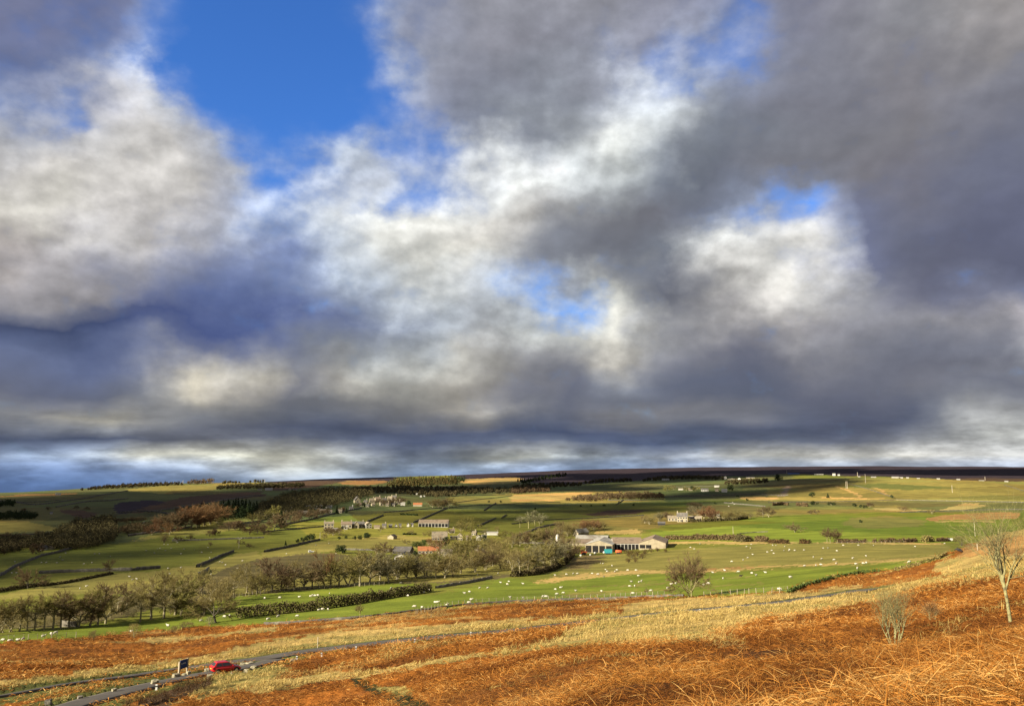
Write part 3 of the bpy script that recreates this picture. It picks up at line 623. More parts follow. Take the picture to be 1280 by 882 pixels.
# ------------------------------------------------------------------ ground sheet
azs = np.concatenate([np.arange(-180, -36, 3.0), np.arange(-36, 36, .068), np.arange(36, 180.1, 3.0)])
ds = np.exp(np.linspace(math.log(.6), math.log(14000), 880))
A, Dm = np.meshgrid(np.radians(azs), ds, indexing='ij')
X = (np.sin(A) * Dm).ravel(); Y = (np.cos(A) * Dm).ravel(); Z = height(X, Y)
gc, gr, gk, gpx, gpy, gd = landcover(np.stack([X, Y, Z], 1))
nearmask = np.where((gd < 330) & (gd > 40) & (gr > .5))[0]
rdm = np.full(len(X), 99.0); rdm[nearmask] = road_dist(X[nearmask], Y[nearmask])
flat = np.clip((rdm - 3.6) / 3.0, 0, 1)
Z = Z + microrelief(X, Y, gd, gr, gk) * flat
vg = (rdm < 4.6) & (gd > 40)
gc[vg] = np.array((.10, .105, .028)) * (0.8 + .5 * fbm(X[vg] / 2, Y[vg] / 2, 4, 2))[:, None]
Z = Z - .10 * (rdm < 2.6)
na, nd = len(azs), len(ds)
ii = (np.arange(na - 1)[:, None] * nd + np.arange(nd - 1)[None]).ravel()
FQ = np.stack([ii, ii + 1, ii + nd + 1, ii + nd], 1)
me = mesh_arrays('ground', np.stack([X, Y, Z], 1), FQ, smooth=True)
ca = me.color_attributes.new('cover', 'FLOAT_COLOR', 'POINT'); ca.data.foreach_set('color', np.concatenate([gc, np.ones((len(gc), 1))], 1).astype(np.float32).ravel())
ra = me.attributes.new('rough', 'FLOAT', 'POINT'); ra.data.foreach_set('value', gr.astype(np.float32))
set_props(link('ground', me, 'ground'), 'rolling moor and pasture of the valley', None, None, 'structure')

def ribbon(name, line, half, label, lift=.05):
    half = np.broadcast_to(np.asarray(half, float), (len(line),))
    t = np.gradient(line, axis=0); t /= np.linalg.norm(t, axis=1)[:, None]; nrm = np.stack([-t[:, 1], t[:, 0]], 1)
    offs = np.linspace(-1, 1, 7); V = []
    for j, o in enumerate(offs):
        q = line + nrm * (half * o + (.5 * (fbm(line[:, 0] / 1.5, line[:, 1] / 1.5, 7 + j, 3) - .5) if j in (0, 6) else 0))[:, None]
        z = height(q[:, 0], q[:, 1]) + lift + .05 * (1 - o ** 2)
        V.append(np.concatenate([q, z[:, None]], 1))
    V = np.stack(V, 1); n = len(line)
    q0 = V[:, :1].copy(); q0[..., 2] -= .3; q1 = V[:, -1:].copy(); q1[..., 2] -= .3
    V = np.concatenate([q0, V, q1], 1); w = V.shape[1]; V = V.reshape(-1, 3)
    ii = (np.arange(n - 1)[:, None] * w + np.arange(w - 1)[None]).ravel()
    me = mesh_arrays(name, V, np.stack([ii, ii + 1, ii + w + 1, ii + w], 1), smooth=True)
    return set_props(link(name, me, 'asphalt'), label, None, None, 'structure')
rpx = project(np.concatenate([road_c, height(road_c[:, 0], road_c[:, 1])[:, None]], 1))[0]
ribbon('road', road_c, np.interp(rpx, [0, 150, 260, 330, 450, 700], [.35, .7, 1.6, 2.6, 2.5, 2.3]), 'narrow grey moor road running along the slope')
ribbon('lay_by', lay_c, 1.55, 'grey lay-by track beside the moor road', .056)
# ------------------------------------------------------------------ bracken, grass: strips of dead frond and blade
def strips(p0, az_, th0, bend, L, Wd, segs, tint, roll=None):
    """curved tapering strips: (n) of each argument"""
    n = len(p0); pts = [p0]; th = th0.copy(); p = p0.copy()
    hx, hy = np.cos(az_), np.sin(az_)
    for k in range(segs):
        st = (L / segs)[:, None] * np.stack([np.cos(th) * hx, np.cos(th) * hy, np.sin(th)], 1)
        p = p + st; pts.append(p); th = th - bend / segs; 
    rl = rng.uniform(-1.0, 1.0, n) if roll is None else roll
    side = np.stack([-hy * np.cos(rl), hx * np.cos(rl), np.sin(rl)], 1)
    V = []
    for k, q in enumerate(pts):
        f = k / segs; w = Wd * (1 - .85 * f ** 1.5) * .5 * (0.55 if k == 0 else 1)
        V.append(q - side * w[:, None]); V.append(q + side * w[:, None])
    V = np.stack(V, 1); m = V.shape[1]
    base = (np.arange(n) * m)[:, None]
    Fq = np.concatenate([base + np.array([2*k, 2*k+1, 2*k+3, 2*k+2]) for k in range(segs)], 0)
    return V.reshape(-1, 3), Fq, np.repeat(tint, m)
class Acc:
    def __init__(s): s.V = []; s.F = []; s.T = []; s.n = 0
    def add(s, v, f, t): s.V.append(v); s.F.append(f + s.n); s.T.append(t); s.n += len(v)
    def out(s): return np.concatenate(s.V), np.concatenate(s.F), np.concatenate(s.T)
def scatter(d0, d1, dens):
    amax = R(48.0 if d1 <= 30 else 37.5); area = amax * (d1 ** 2 - d0 ** 2); n = int(area * dens)
    d = np.sqrt(rng.uniform(d0 ** 2, d1 ** 2, n)); a = rng.uniform(-amax, amax, n)
    x = np.sin(a) * d; y = np.cos(a) * d; z = height(x, y)
    P = np.stack([x, y, z], 1); c, r, k, px, py, dd = landcover(P)
    ok = (py < 1000) | (d < 30)
    ok &= ((px > -120) & (px < 1400)) | (d < 30)
    rd = np.full(n, 99.0)
    if d1 > 60:
        rd = road_dist(x, y); ok &= rd > np.where(px < 260, 2.4, 3.2)
    return P, k, r, d, ok, rd
def add_fronds(acc, P, d, per, segs, wmin, pitch=(.0, .9)):
    n = len(P); b = np.repeat(np.arange(n), per); m = len(b); dd = d[b]
    patch = fbm(P[:, 0] / 5.0, P[:, 1] / 5.0, 44, 3)[b]
    patch2 = fbm(P[:, 0] / 1.3, P[:, 1] / 1.3, 49, 2)[b]
    spread = .32 + .0022 * dd
    off = rng.normal(0, 1, (m, 2)) * spread[:, None]
    q = P[b].copy(); q[:, :2] += off
    hgt = .10 + .42 * np.clip(patch * 1.6 - .25, 0.1, 1)
    q[:, 2] = height(q[:, 0], q[:, 1]) + rng.uniform(-.03, 1, m) ** 1 * hgt
    L = rng.uniform(.14, .46, m) * (1 + dd * .006)
    az_ = rng.uniform(0, 2 * math.pi, m); th = rng.uniform(pitch[0], pitch[1], m) - rng.uniform(0, .6, m); bend = rng.uniform(-.3, 1.9, m)
    W_ = np.maximum(rng.uniform(.004, .013, m), dd * wmin * rng.uniform(.6, 1.5, m))
    broad = fbm(P[:, 0] / 17.0, P[:, 1] / 9.0, 40, 3)[b]
    t = np.clip(rng.normal(.50, .22, m) + (patch - .5) * 1.0 + (patch2 - .5) * .8 + (broad - .5) * .8 - .07 * np.clip((22 - dd) / 10, 0, 1), 0, .97)
    acc.add(*strips(q, az_, th, bend, L, W_, segs, t))
def add_stalks(acc, P, d, per):
    n = len(P); b = np.repeat(np.arange(n), per); m = len(b)
    q = P[b].copy(); q[:, :2] += rng.normal(0, .3, (m, 2)); q[:, 2] = height(q[:, 0], q[:, 1]) + rng.uniform(.05, .36, m)
    az_ = rng.normal(.9, .9, m); th = rng.uniform(-.15, .5, m)
    acc.add(*strips(q, az_, th, rng.uniform(0, .9, m), rng.uniform(.3, .8, m), rng.uniform(.007, .013, m), 4, np.clip(rng.normal(.86, .09, m), .6, 1)))
def add_grass(acc, P, d, per, segs, wmin, hmul=1.0):
    n = len(P); b = np.repeat(np.arange(n), per); m = len(b); dd = d[b]
    patch = fbm(P[:, 0] / 6.0, P[:, 1] / 4.0, 15, 3)[b]
    q = P[b].copy(); q[:, :2] += rng.normal(0, .16 + .001 * dd[:, None], (m, 2)); q[:, 2] = height(q[:, 0], q[:, 1]) + .02
    az_ = rng.normal(.4, 1.5, m); th = rng.uniform(.3, 1.45, m)
    hv = .55 + .9 * np.clip(fbm(P[:, 0] / 2.6, P[:, 1] / 2.6, 33, 3)[b] * 1.8 - .4, 0, 1)
    L = rng.uniform(.22, .55, m) * hmul * (1 + dd * .001) * hv
    tus = fbm(P[:, 0] / 3.2, P[:, 1] / 2.4, 29, 3)[b]; wide = fbm(P[:, 0] / 11.0, P[:, 1] / 7.0, 35, 3)[b]
    L = L * np.clip(.35 + (tus - .35) * 2.6, .3, 1.5)
    t = np.clip(rng.normal(.45, .2, m) + (tus - .5) * .7 + (wide - .5) * .8, 0, .82); g = rng.random(m) < np.clip((patch - .5) * 2.4, .02, .6); t[g] = rng.uniform(.88, 1, g.sum())
    acc.add(*strips(q, az_, th, rng.uniform(.4, 2.0, m), L, np.maximum(.006, dd * wmin * rng.uniform(.6, 1.4, m)), segs, t))
ab, ag = Acc(), Acc(); st_ = Acc()
for d0, d1, dens, per, segs, wm in ((3.5, 15, 30, 34, 4, .0004), (15, 30, 10, 24, 3, .0005), (30, 62, 2.6, 18, 2, .0006), (62, 130, .95, 15, 2, .0007), (130, 330, .24, 11, 1, .0008)):
    P, k, r, d, ok, rd = scatter(d0, d1, dens)
    s = ok & (k == 1) & ((d < 250) | (r > .95))
    add_fronds(ab, P[s], d[s], per, segs, wm)
    if d1 <= 30: add_stalks(st_, P[s], d[s], 1)
    gs = ok & ((k == 2) | (k == 3)) & (r > .7)
    if d1 > 30:
        add_grass(ag, P[gs], d[gs], per + 4, segs, wm * .9)
        vs = ok & (k == 1)
        vs &= fbm(P[:, 0] / 16.0 + P[:, 1] / 40.0, P[:, 1] / 7.0 - P[:, 0] / 22.0, 91, 4) > .6 + .1 * np.clip((100 - d) / 30, 0, 1)
        add_grass(ag, P[vs], d[vs], 12, segs, wm * .9, .9)
V, Fq, T = ab.out()
sv, sf, stt = st_.out(); Fq = np.concatenate([Fq, sf + len(V)]); V = np.concatenate([V, sv]); T = np.concatenate([T, stt])
set_props(link('bracken', mesh_arrays('bracken', V, Fq, T), 'bracken'), 'rust brown dead bracken covering the near slope', None, None, 'stuff')
V, Fq, T = ag.out()
set_props(link('moor_grass', mesh_arrays('moor_grass', V, Fq, T), 'drygrass'), 'straw coloured tussock grass on the slope beside the road', None, None, 'stuff')

# ------------------------------------------------------------------ trees
def slivers(C, Dr, L, Wd, tint):
    """thin triangles: base centre, direction, length, width"""
    n = len(C); Dr = Dr / (np.linalg.norm(Dr, axis=1)[:, None] + 1e-9)
    s = np.cross(Dr, rng.normal(0, 1, (n, 3))); s /= np.linalg.norm(s, axis=1)[:, None] + 1e-9
    V = np.stack([C - s * Wd[:, None] / 2, C + s * Wd[:, None] / 2, C + Dr * L[:, None]], 1).reshape(-1, 3)
    return V, np.arange(3 * n).reshape(-1, 3), np.repeat(tint, 3)
def leaves(C, size, tint):
    n = len(C); a = rng.normal(0, 1, (n, 3)); a /= np.linalg.norm(a, axis=1)[:, None]
    b = np.cross(a, rng.normal(0, 1, (n, 3))); b /= np.linalg.norm(b, axis=1)[:, None]
    a *= size[:, None] * .6; b *= size[:, None] * .45
    V = np.stack([C - a, C + b, C + a, C - b], 1).reshape(-1, 3)
    return V, np.arange(4 * n).reshape(-1, 4), np.repeat(tint, 4)
def grow(mb, tips, p, d, L, r, lvl, maxl, up, n_side, wob, sides):
    pts = [p]; rad = [r]; q = p.copy(); dd = d.copy(); k = 3 if lvl < 2 else 2
    for i in range(k):
        dd = dd + np.array([random.gauss(0, wob), random.gauss(0, wob), random.gauss(0, wob * .6) + up]); dd /= np.linalg.norm(dd)
        q = q + dd * L / k; pts.append(q.copy()); rad.append(r * (1 - .55 * (i + 1) / k))
    mb.tube(pts, rad, sides if lvl < 2 else 3, cap=False)
    tips.append((lvl, pts, dd.copy(), L))
    if lvl >= maxl: return
    for j in range(n_side[min(lvl, len(n_side) - 1)]):
        f = random.uniform(.35, 1.0) if j else 1.0; idx = f * k; i0 = min(int(idx), k - 1); base = pts[i0] + (pts[i0 + 1] - pts[i0]) * (idx - i0)
        ax = np.array([random.gauss(0, 1), random.gauss(0, 1), random.gauss(0, .5)]); ax -= ax @ dd * dd; ax /= np.linalg.norm(ax) + 1e-9
        sp = random.uniform(.45, 1.0) if j else random.uniform(.15, .4)
        nd = dd * math.cos(sp) + ax * math.sin(sp)
        grow(mb, tips, base, nd / np.linalg.norm(nd), L * random.uniform(.58, .82), r * (1 - .5 * f) * random.uniform(.55, .75), lvl + 1, maxl, up, n_side, wob, sides)
def bare_tree(seed, trunk=.28, lean=(0, 0), up=.05, spread=1.0, ntw=4200, maxl=3, limbs=5, stems=1, tw=.0065, wind=0.0):
    """unit-height leafless tree: returns trunk mesh and crown (twig) mesh"""
    random.seed(seed); mb = MB(); tips = []
    for s in range(stems):
        p = np.array([random.uniform(-.04, .04) * (stems > 1), random.uniform(-.04, .04) * (stems > 1), -.04]); d = np.array([lean[0] + random.gauss(0, .06 + .2 * (stems > 1)), lean[1] + random.gauss(0, .06 + .2 * (stems > 1)), 1.0]); d /= np.linalg.norm(d)
        q1 = p + d * trunk * .55; q2 = q1 + (d + np.array([random.gauss(0, .08), random.gauss(0, .08), 0])) * trunk * .5
        r0 = .021 / (stems ** .4); mb.tube([p, p + d * .06, q1, q2], [r0 * 1.5, r0 * 1.1, r0, r0 * .85], 7, cap=False)
        a0 = random.uniform(0, 6.28)
        for k in range(limbs):
            a = a0 + k * 2.4 + random.gauss(0, .3); el_ = random.uniform(.35, 1.15) if k else 1.4
            b = q1 + (q2 - q1) * random.uniform(.4, 1) if k > 1 else q2
            nd = np.array([math.cos(a) * math.cos(el_) * spread + lean[0] * .4 + wind, math.sin(a) * math.cos(el_) * spread + lean[1] * .4, math.sin(el_)])
            grow(mb, tips, b, nd / np.linalg.norm(nd), .30 * random.uniform(.8, 1.15), r0 * random.uniform(.42, .62), 1, maxl, up, (0, 4, 4, 3), .16, 5)
    # twigs spring from the outer branches
    seg = [(pts, dd, L) for lv, pts, dd, L in tips if lv >= 2]
    C, Dr = [], []
    for _ in range(ntw):
        pts, dd, L = random.choice(seg); i = random.randrange(len(pts) - 1); f = random.random(); C.append(pts[i] + (pts[i+1] - pts[i]) * f)
        o = C[-1] - np.array([0, 0, .5]); o = o / (np.linalg.norm(o) + .1)
        Dr.append(dd * .6 + o * .35 + np.array([random.gauss(0, .5) + wind, random.gauss(0, .5), random.gauss(.1, .4)]))
    C = np.array(C); Dr = np.array(Dr); L = rng.uniform(.045, .11, ntw)
    v, f, t = slivers(C, Dr, L, rng.uniform(.7, 1.4, ntw) * tw * .8, np.clip(rng.normal(.5, .22, ntw), 0, 1))
    top = max(v[:, 2].max(), .5); v = v / top; 
    tm = bpy.data.meshes.new('trunk'); tm.from_pydata([tuple(np.array(p) / top) for p in mb.v], [], mb.f); tm.polygons.foreach_set('use_smooth', [True] * len(tm.polygons)); tm.update()
    cm = mesh_arrays('crown', v, f, t)
    return tm, cm, max(.2, float(np.percentile(np.abs(v[:, 0]), 96)))
def leafy(seed, kind, n=900):
    """unit-height bush, evergreen or conifer"""
    random.seed(seed); g = np.random.default_rng(seed)
    mb = MB(); mb.tube([(0, 0, -.05), (.01, 0, .3), (0, .01, .7)], [.03, .022, .008], 5)
    if kind == 'conifer':
        z = g.random(n) ** 1.25 * .95 + .05; rr = .24 * (1 - z) * (1 + .25 * np.sin(z * 40)) * np.sqrt(g.random(n)) + .01; a = g.uniform(0, 6.28, n)
        C = np.stack([rr * np.cos(a), rr * np.sin(a), z], 1); sz = g.uniform(.04, .09, n)
    else:
        m = 26; lz = g.uniform(.18, .8, m); la = g.uniform(0, 6.28, m); lr = np.sqrt(g.random(m)) * .42 * np.sqrt(np.clip(1 - (lz - .35) ** 2 * 2.2, .1, 1))
        cx, cy = lr * np.cos(la), lr * np.sin(la); k = g.integers(0, m, n); o = g.normal(0, 1, (n, 3)); o /= np.linalg.norm(o, axis=1)[:, None]; o *= (.17 * g.random(n) ** .35)[:, None]
        C = np.stack([cx[k], cy[k], lz[k]], 1) + o; C[:, 2] = np.clip(C[:, 2], .0, 1.1); sz = g.uniform(.035, .085, n)
        mb = MB()
        for q in range(4): 
            a = q * 1.7; mb.tube([(0, 0, -.05), (.08 * math.cos(a), .08 * math.sin(a), .3), (.2 * math.cos(a), .2 * math.sin(a), .6)], [.02, .014, .006], 4)
    if kind == 'twiggy':
        v, f, t = slivers(C, C - np.array([0, 0, -.1]) + g.normal(0, .35, (n, 3)), sz * 1.8, sz * .16, np.clip(g.normal(.5, .22, n), 0, 1))
    else: v, f, t = leaves(C, sz, np.clip(g.normal(.45, .22, n), 0, 1))
    top = v[:, 2].max(); v /= top
    tm = bpy.data.meshes.new('trunk'); tm.from_pydata([tuple(np.array(p) / top) for p in mb.v], [], mb.f); tm.update()
    return tm, mesh_arrays('crown', v, f, t), max(.2, float(np.percentile(np.abs(v[:, 0]), 96)))
TREES = {
 'bare': [bare_tree(11, .34, ntw=3000), bare_tree(12, .42, spread=.9, ntw=3000), bare_tree(13, .3, stems=2, limbs=4, ntw=3000), bare_tree(14, .4, limbs=6, spread=1.1, ntw=3400), bare_tree(15, .34, limbs=6, ntw=3000), bare_tree(16, .45, spread=.75, ntw=2600)],
 'broad': [bare_tree(21, .2, spread=1.5, up=.0, limbs=7), bare_tree(22, .22, spread=1.4, up=.0, limbs=6)],
 'dense': [bare_tree(31, .16, ntw=4200, limbs=7, tw=.0075), bare_tree(32, .14, ntw=4200, limbs=7, stems=2, tw=.008), bare_tree(33, .16, ntw=5200, limbs=6, spread=1.2, tw=.008)],
 'leaning': [bare_tree(41, .3, lean=(-.45, .1), ntw=2600)],
 'windswept': [bare_tree(51, .10, lean=(.12, 0), wind=.22, ntw=5200, limbs=8, tw=.009, spread=.9, up=.03)],
 'slim': [bare_tree(61, .3, spread=.45, ntw=1500, limbs=5)],
 'bush': [leafy(71, 'twiggy', 1700), leafy(72, 'twiggy', 1700)],
 'evergreen': [leafy(81, 'leafy', 1100), leafy(82, 'leafy', 1100)],
 'conifer': [leafy(91, 'conifer', 800), leafy(92, 'conifer', 800)],
}
ORD = ['first','second','third','fourth','fifth','sixth','seventh','eighth','ninth','tenth','eleventh','twelfth','thirteenth','fourteenth','fifteenth','sixteenth','seventeenth','eighteenth','nineteenth','twentieth','twenty-first','twenty-second','twenty-third','twenty-fourth','twenty-fifth','twenty-sixth','twenty-seventh','twenty-eighth','twenty-ninth','thirtieth']
def place_tree(name, kind, px, py, hpx, label, cat='tree', group=None, crown='twig_olive', bark='bark', wf=1.0, var=None, rz=None):
    p = ground(px, py); s = mpp(p); H = hpx * s
    vs = TREES[kind]; tm, cm, hw = vs[var if var is not None else rng.integers(0, len(vs))]
    o = empty(name, (p[0], p[1], p[2] - .05), rng.uniform(0, 6.28) if rz is None else rz)
    w = H * wf; o.scale = (w, w, H); set_props(o, label, cat, group)
    for nm, mesh, mat in (('trunk', tm, bark), ('crown', cm, crown)):
        if not mesh.materials: mesh.materials.append(M[mat])
        c = bpy.data.objects.new(nm, mesh); col.objects.link(c); c.parent = o
        c.material_slots[0].link = 'OBJECT'; c.material_slots[0].material = M[mat]
    return o
def tree_row(name, label, cat, group, items, kind='bare', crown='twig_olive', bark='bark'):
    """items: (px, py, height px[, kind, crown, width factor]); the label counts them from the left"""
    items = sorted(items, key=lambda a: a[0])
    for i, it in enumerate(items):
        k = it[3] if len(it) > 3 and it[3] else kind; c = it[4] if len(it) > 4 and it[4] else (crown if crown != 'twig_olive' else ['twig_olive','twig_olive','twig_brown','twig_gold','twig_olive','twig_pale2'][int(rng.integers(0, 6))]); wf = it[5] if len(it) > 5 else rng.uniform(1.05, 1.4)
        place_tree(name, k, it[0], it[1], it[2], (f'{ORD[i]} from the left of the {label}' if len(items) > 1 else label), cat, group if len(items) > 1 else None, c, bark, wf)

tree_row('bare_tree', 'bare olive trees above the bracken edge', 'tree', 'bare trees in the lower left row', [
 (-14,791,50),(2,790,46),(13,789,44),(24,789,50),(34,788,44),(43,788,47),(55,787,44),(66,786,52),(76,785,46),(86,784,48),(98,783,44,'dense'),(112,782,50),(122,781,56),(132,779,48,'dense')])
tree_row('understorey_bush', 'bushes under the bare trees above the bracken edge', 'bush', 'bushes under the lower left trees', [(8,786,13),(30,784,12),(50,783,13),(71,781,12),(93,779,14),(117,776,13),(138,772,18),(152,768,16),(166,771,18),(213,767,20),(226,769,22)], kind='bush', crown='twig_olive')
tree_row('bare_tree', 'large bare trees with pale trunks left of the oak', 'tree', 'large trees left of the oak', [
 (147,763,36,'bare','twig_brown'),(158,762,38,'bare','twig_brown'),(175,777,44),(189,774,62),(205,772,64),(219,768,50,'dense')])
place_tree('dark_tree', 'bare', 249, 746, 42, 'dark trunked bare tree behind the broad oak', crown='twig_olive', bark='bark_dark')
place_tree('bare_tree', 'broad', 232, 742, 34, 'bare round tree at the lower end of the field wall', crown='twig_olive', wf=1.2)
place_tree('oak', 'broad', 270, 778, 42, 'spreading bare oak on short dark trunk by the bracken edge', crown='twig_olive', bark='bark_dark', wf=1.35)
tree_row('bare_tree', 'trees behind the fence before the leaning birch', 'tree', 'bare trees behind the pasture fence', [
 (262,757,36,'dense'),(276,752,34,'bush'),(293,747,34,'bare'),(309,740,40),(322,741,30,'dense'),(340,737,42,'dense'),(352,737,34,'dense','twig_brown'),(368,737,42),(380,736,36,'dense'),(390,735,40,'bare','twig_brown')])
tree_row('understorey_bush', 'bushes under the trees along the pasture fence', 'bush', 'bushes along the pasture fence', [(242,768,22),(255,768,24),(284,762,22),(315,741,14),(331,738,14),(360,735,14),(398,732,12),(443,729,12),(468,724,14),(492,722,14)], kind='bush', crown='twig_brown')
place_tree('leaning_birch', 'leaning', 407, 734, 50, 'leaning reddish birch with pale curved trunk behind the fence', crown='twig_red', bark='bark_lichen', wf=1.0, rz=0.0, var=0)
tree_row('bare_tree', 'trees behind the fence after the leaning birch', 'tree', 'bare trees right of the birch', [
 (413,733,40),(424,732,40,'dense'),(436,732,46),(450,732,48),(462,728,40,'dense'),(475,725,42),(486,728,40)])
tree_row('bare_tree', 'olive trees below the red roofed farm', 'tree', 'trees below the red roofed farm', [
 (497,724,36,'dense'),(508,722,32,'bush'),(520,722,34,'dense'),(532,722,30,'bush'),(545,722,38),(556,722,34,'dense'),(566,720,30,'bush'),(576,716,34,'dense'),(594,715,30,'bush'),(606,712,30,'dense'),(616,707,38),(626,711,34,'dense'),(560,706,28,'bush'),(540,702,20,'dense','twig_red'),(549,700,34,'slim','twig_red')])
place_tree('round_tree', 'dense', 586, 705, 44, 'large round green tinged tree right of the red roofed farm', crown='twig_gold', wf=1.15)
tree_row('bare_tree', 'olive trees in the copse left of the open barn', 'tree', 'trees of the copse by the barn', [
 (641,714,30,'bush'),(650,716,32),(660,712,32,'dense'),(670,712,34,'bare'),(680,708,32,'dense'),(690,706,36,'dense'),(698,704,36,'dense'),(706,699,32,'dense'),(714,694,26,'bush'),(634,708,26,'dense'),(622,700,24,'bush')])
tree_row('thicket_tree', 'brownish trees before the white silo', 'tree', 'trees left of the silo', [
 (640,684,22,'dense'),(650,682,20,'dense','twig_brown'),(660,681,20,'dense'),(670,680,22,'dense'),(680,679,20,'bush','twig_brown'),(690,678,22,'dense','twig_brown'),(632,690,20,'bush'),(618,686,16,'bush')])
tree_row('pale_tree', 'pale tall trees standing in the green meadow', 'tree', 'pale trees in the meadow', [
 (650,659,16,'slim','twig_pale'),(661,660,22,'slim','twig_pale'),(669,658,22,'bare','twig_pale'),(675,656,16,'dense')], crown='twig_pale', bark='bark_lichen')
tree_row('russet_tree', 'russet trees behind the barns', 'tree', 'russet trees behind the barns', [
 (702,668,18,'dense'),(710,670,18,'dense','twig_olive'),(718,666,14,'dense','twig_olive'),(726,664,14,'dense','twig_red'),(735,663,16,'dense','twig_red'),(743,662,14,'dense','twig_red'),(750,661,12,'dense','twig_olive')], crown='twig_brown')
place_tree('field_tree', 'broad', 137, 715, 18, 'lone round dark tree on the wall of the sheep pasture', crown='twig_brown', bark='bark_dark')
place_tree('reddish_tree', 'dense', 35, 735, 30, 'lone reddish bare tree by the shaded field hedge', crown='twig_brown', bark='bark_dark')
place_tree('windswept_tree', 'dense', 864, 746, 60, 'russet brown tree alone at the bracken edge among sheep', crown='twig_brown', bark='bark_lichen', wf=.74, rz=.1, var=1)
place_tree('thin_birch', 'slim', 450, 772, 20, 'small thin birch standing on the bracken boundary', crown='twig_brown', bark='bark_lichen', wf=1.1)
place_tree('sapling', 'slim', 809, 745, 12, 'tiny bare sapling left of the lone russet tree', crown='twig_brown')
place_tree('sapling', 'slim', 539, 771, 12, 'spindly sapling in the bracken below the pasture', crown='twig_red')
place_tree('low_shrub', 'bush', 117, 799, 13, 'small dark shrub at the left bracken edge', 'shrub', crown='twig_brown', bark='bark_dark')
place_tree('low_shrub', 'bush', 168, 797, 20, 'thin brown shrub with a sheep beside it at the bracken edge', 'shrub', crown='twig_olive', wf=1.0)
place_tree('low_shrub', 'bush', 230, 785, 9, 'low dark shrubs below the oak, the wider one', 'shrub', crown='twig_brown', bark='bark_dark', wf=2.6)
place_tree('low_shrub', 'bush', 216, 790, 9, 'low dark shrub left of the wide shrub below the oak', 'shrub', crown='twig_brown', bark='bark_dark', wf=1.2)
place_tree('pale_shrub', 'bush', 262, 781, 12, 'pale green shrub under the left side of the oak', 'shrub', crown='twig_pale', wf=1.0)
tree_row('alder', 'grey alders clumped in the hedgerow', 'tree', 'alder clump in the hedgerow', [(1034,678,18,'slim'),(1038,678.4,21,'bare'),(1043,678,20,'bare'),(1047,678,15,'slim')], crown='twig_brown', bark='bark_lichen')
place_tree('hawthorn', 'broad', 993.5, 665, 14, 'wide grey hawthorn in the bright green field', crown='twig_brown', wf=1.4)
place_tree('small_tree', 'dense', 1012.5, 642.5, 7, 'left of two small brown trees on the pale meadow', crown='twig_brown')
place_tree('small_tree', 'dense', 1020.5, 642, 7.5, 'right of two small brown trees on the pale meadow', crown='twig_brown')
place_tree('gorse', 'evergreen', 1076, 653.5, 4.5, 'small dark gorse bush on the bright green field', 'bush', crown='leaf_dark')
place_tree('small_tree', 'broad', 1165.5, 642.5, 7.5, 'small round tree alone beside the orange rushes', crown='twig_olive', wf=1.3)
place_tree('evergreen_bush', 'evergreen', 428, 691, 11, 'round dark evergreen bush in the sunlit field', 'bush', crown='leaf_dark', wf=1.6)
place_tree('holly', 'evergreen', 1015, 621, 6.5, 'larger dark holly bush below the striped hillside', 'bush', crown='leaf_dark', wf=1.4)
place_tree('holly', 'conifer', 1035, 622, 6, 'smaller dark pointed bush below the striped hillside', 'bush', crown='leaf_dark', wf=1.6)
place_tree('dome_bush', 'evergreen', 1018, 631, 5.5, 'dome shaped dark bush in the field dip', 'bush', crown='leaf_dark', wf=2)
place_tree('dome_bush', 'evergreen', 1039, 631, 4, 'long low dark bush right of the dome shaped bush', 'bush', crown='leaf_dark', wf=3)
tree_row('dark_bush', 'round dark bushes beside the pale strip', 'bush', 'three dark bushes by the pale strip', [(1068.5,633.5,5),(1076,634.5,4.5),(1081.5,635,4.5)], kind='evergreen', crown='leaf_dark')
place_tree('small_tree', 'dense', 1087, 634, 8, 'brown tree right of the three dark bushes', crown='twig_brown')
place_tree('thorn_thicket', 'bush', 1130, 638, 6, 'low spreading thorn thicket with one taller stem', 'shrub', crown='twig_brown', wf=3.2)
place_tree('slim_tree', 'evergreen', 1115, 622.5, 4.5, 'small dark bush at the foot of the hillside wall', 'bush', crown='leaf_dark')
place_tree('bank_bush', 'bush', 1202, 682, 14, 'dark twiggy bush growing at the top of the bank', 'bush', crown='hedge', bark='bark_dark', wf=1.5)
place_tree('bank_bush', 'bush', 1270, 700, 9, 'small twiggy bush on the straw coloured bank', 'bush', crown='twig_brown', wf=1.5)
tree_row('hillside_tree', 'small trees along the middle valley road', 'tree', 'small trees along the valley road', [(834,614,9,'dense'),(842,612,7),(858,613,6,'dense'),(866,613,6,'evergreen','leaf_dark'),(870,613,7,'dense'),(914,613,8,'evergreen','leaf_dark'),(866,634,8,'dense','twig_brown'),(873,634,7,'dense','twig_brown'),(894,630,3,'evergreen','leaf_dark'),(922,621,3,'evergreen','leaf_dark'),(934,626,3.5,'evergreen','leaf_dark')])
place_tree('dark_tree', 'evergreen', 974, 601, 9, 'big dark round tree at the end of the far ridge', crown='leaf_dark', wf=1.3)
tree_row('farm_tree', 'olive trees around the cream farmhouse', 'tree', 'trees around the cream farmhouse', [(806,654,11,'bush','twig_brown'),(812,655,11,'dense'),(824,651,12,'dense'),(834,649,11,'dense','twig_brown'),(866,645,14,'dense'),(872,646,15,'dense'),(880,648,18,'dense','twig_red'),(886,649,18,'dense','twig_red'),(892,650,16,'dense','twig_red'),(905,650,12,'dense'),(913,649,12,'dense'),(921,649,14,'dense'),(929,648,11,'dense'),(938,647,7,'bush'),(954,646,14,'bare','twig_brown'),(961,646,15,'dense','twig_brown')])
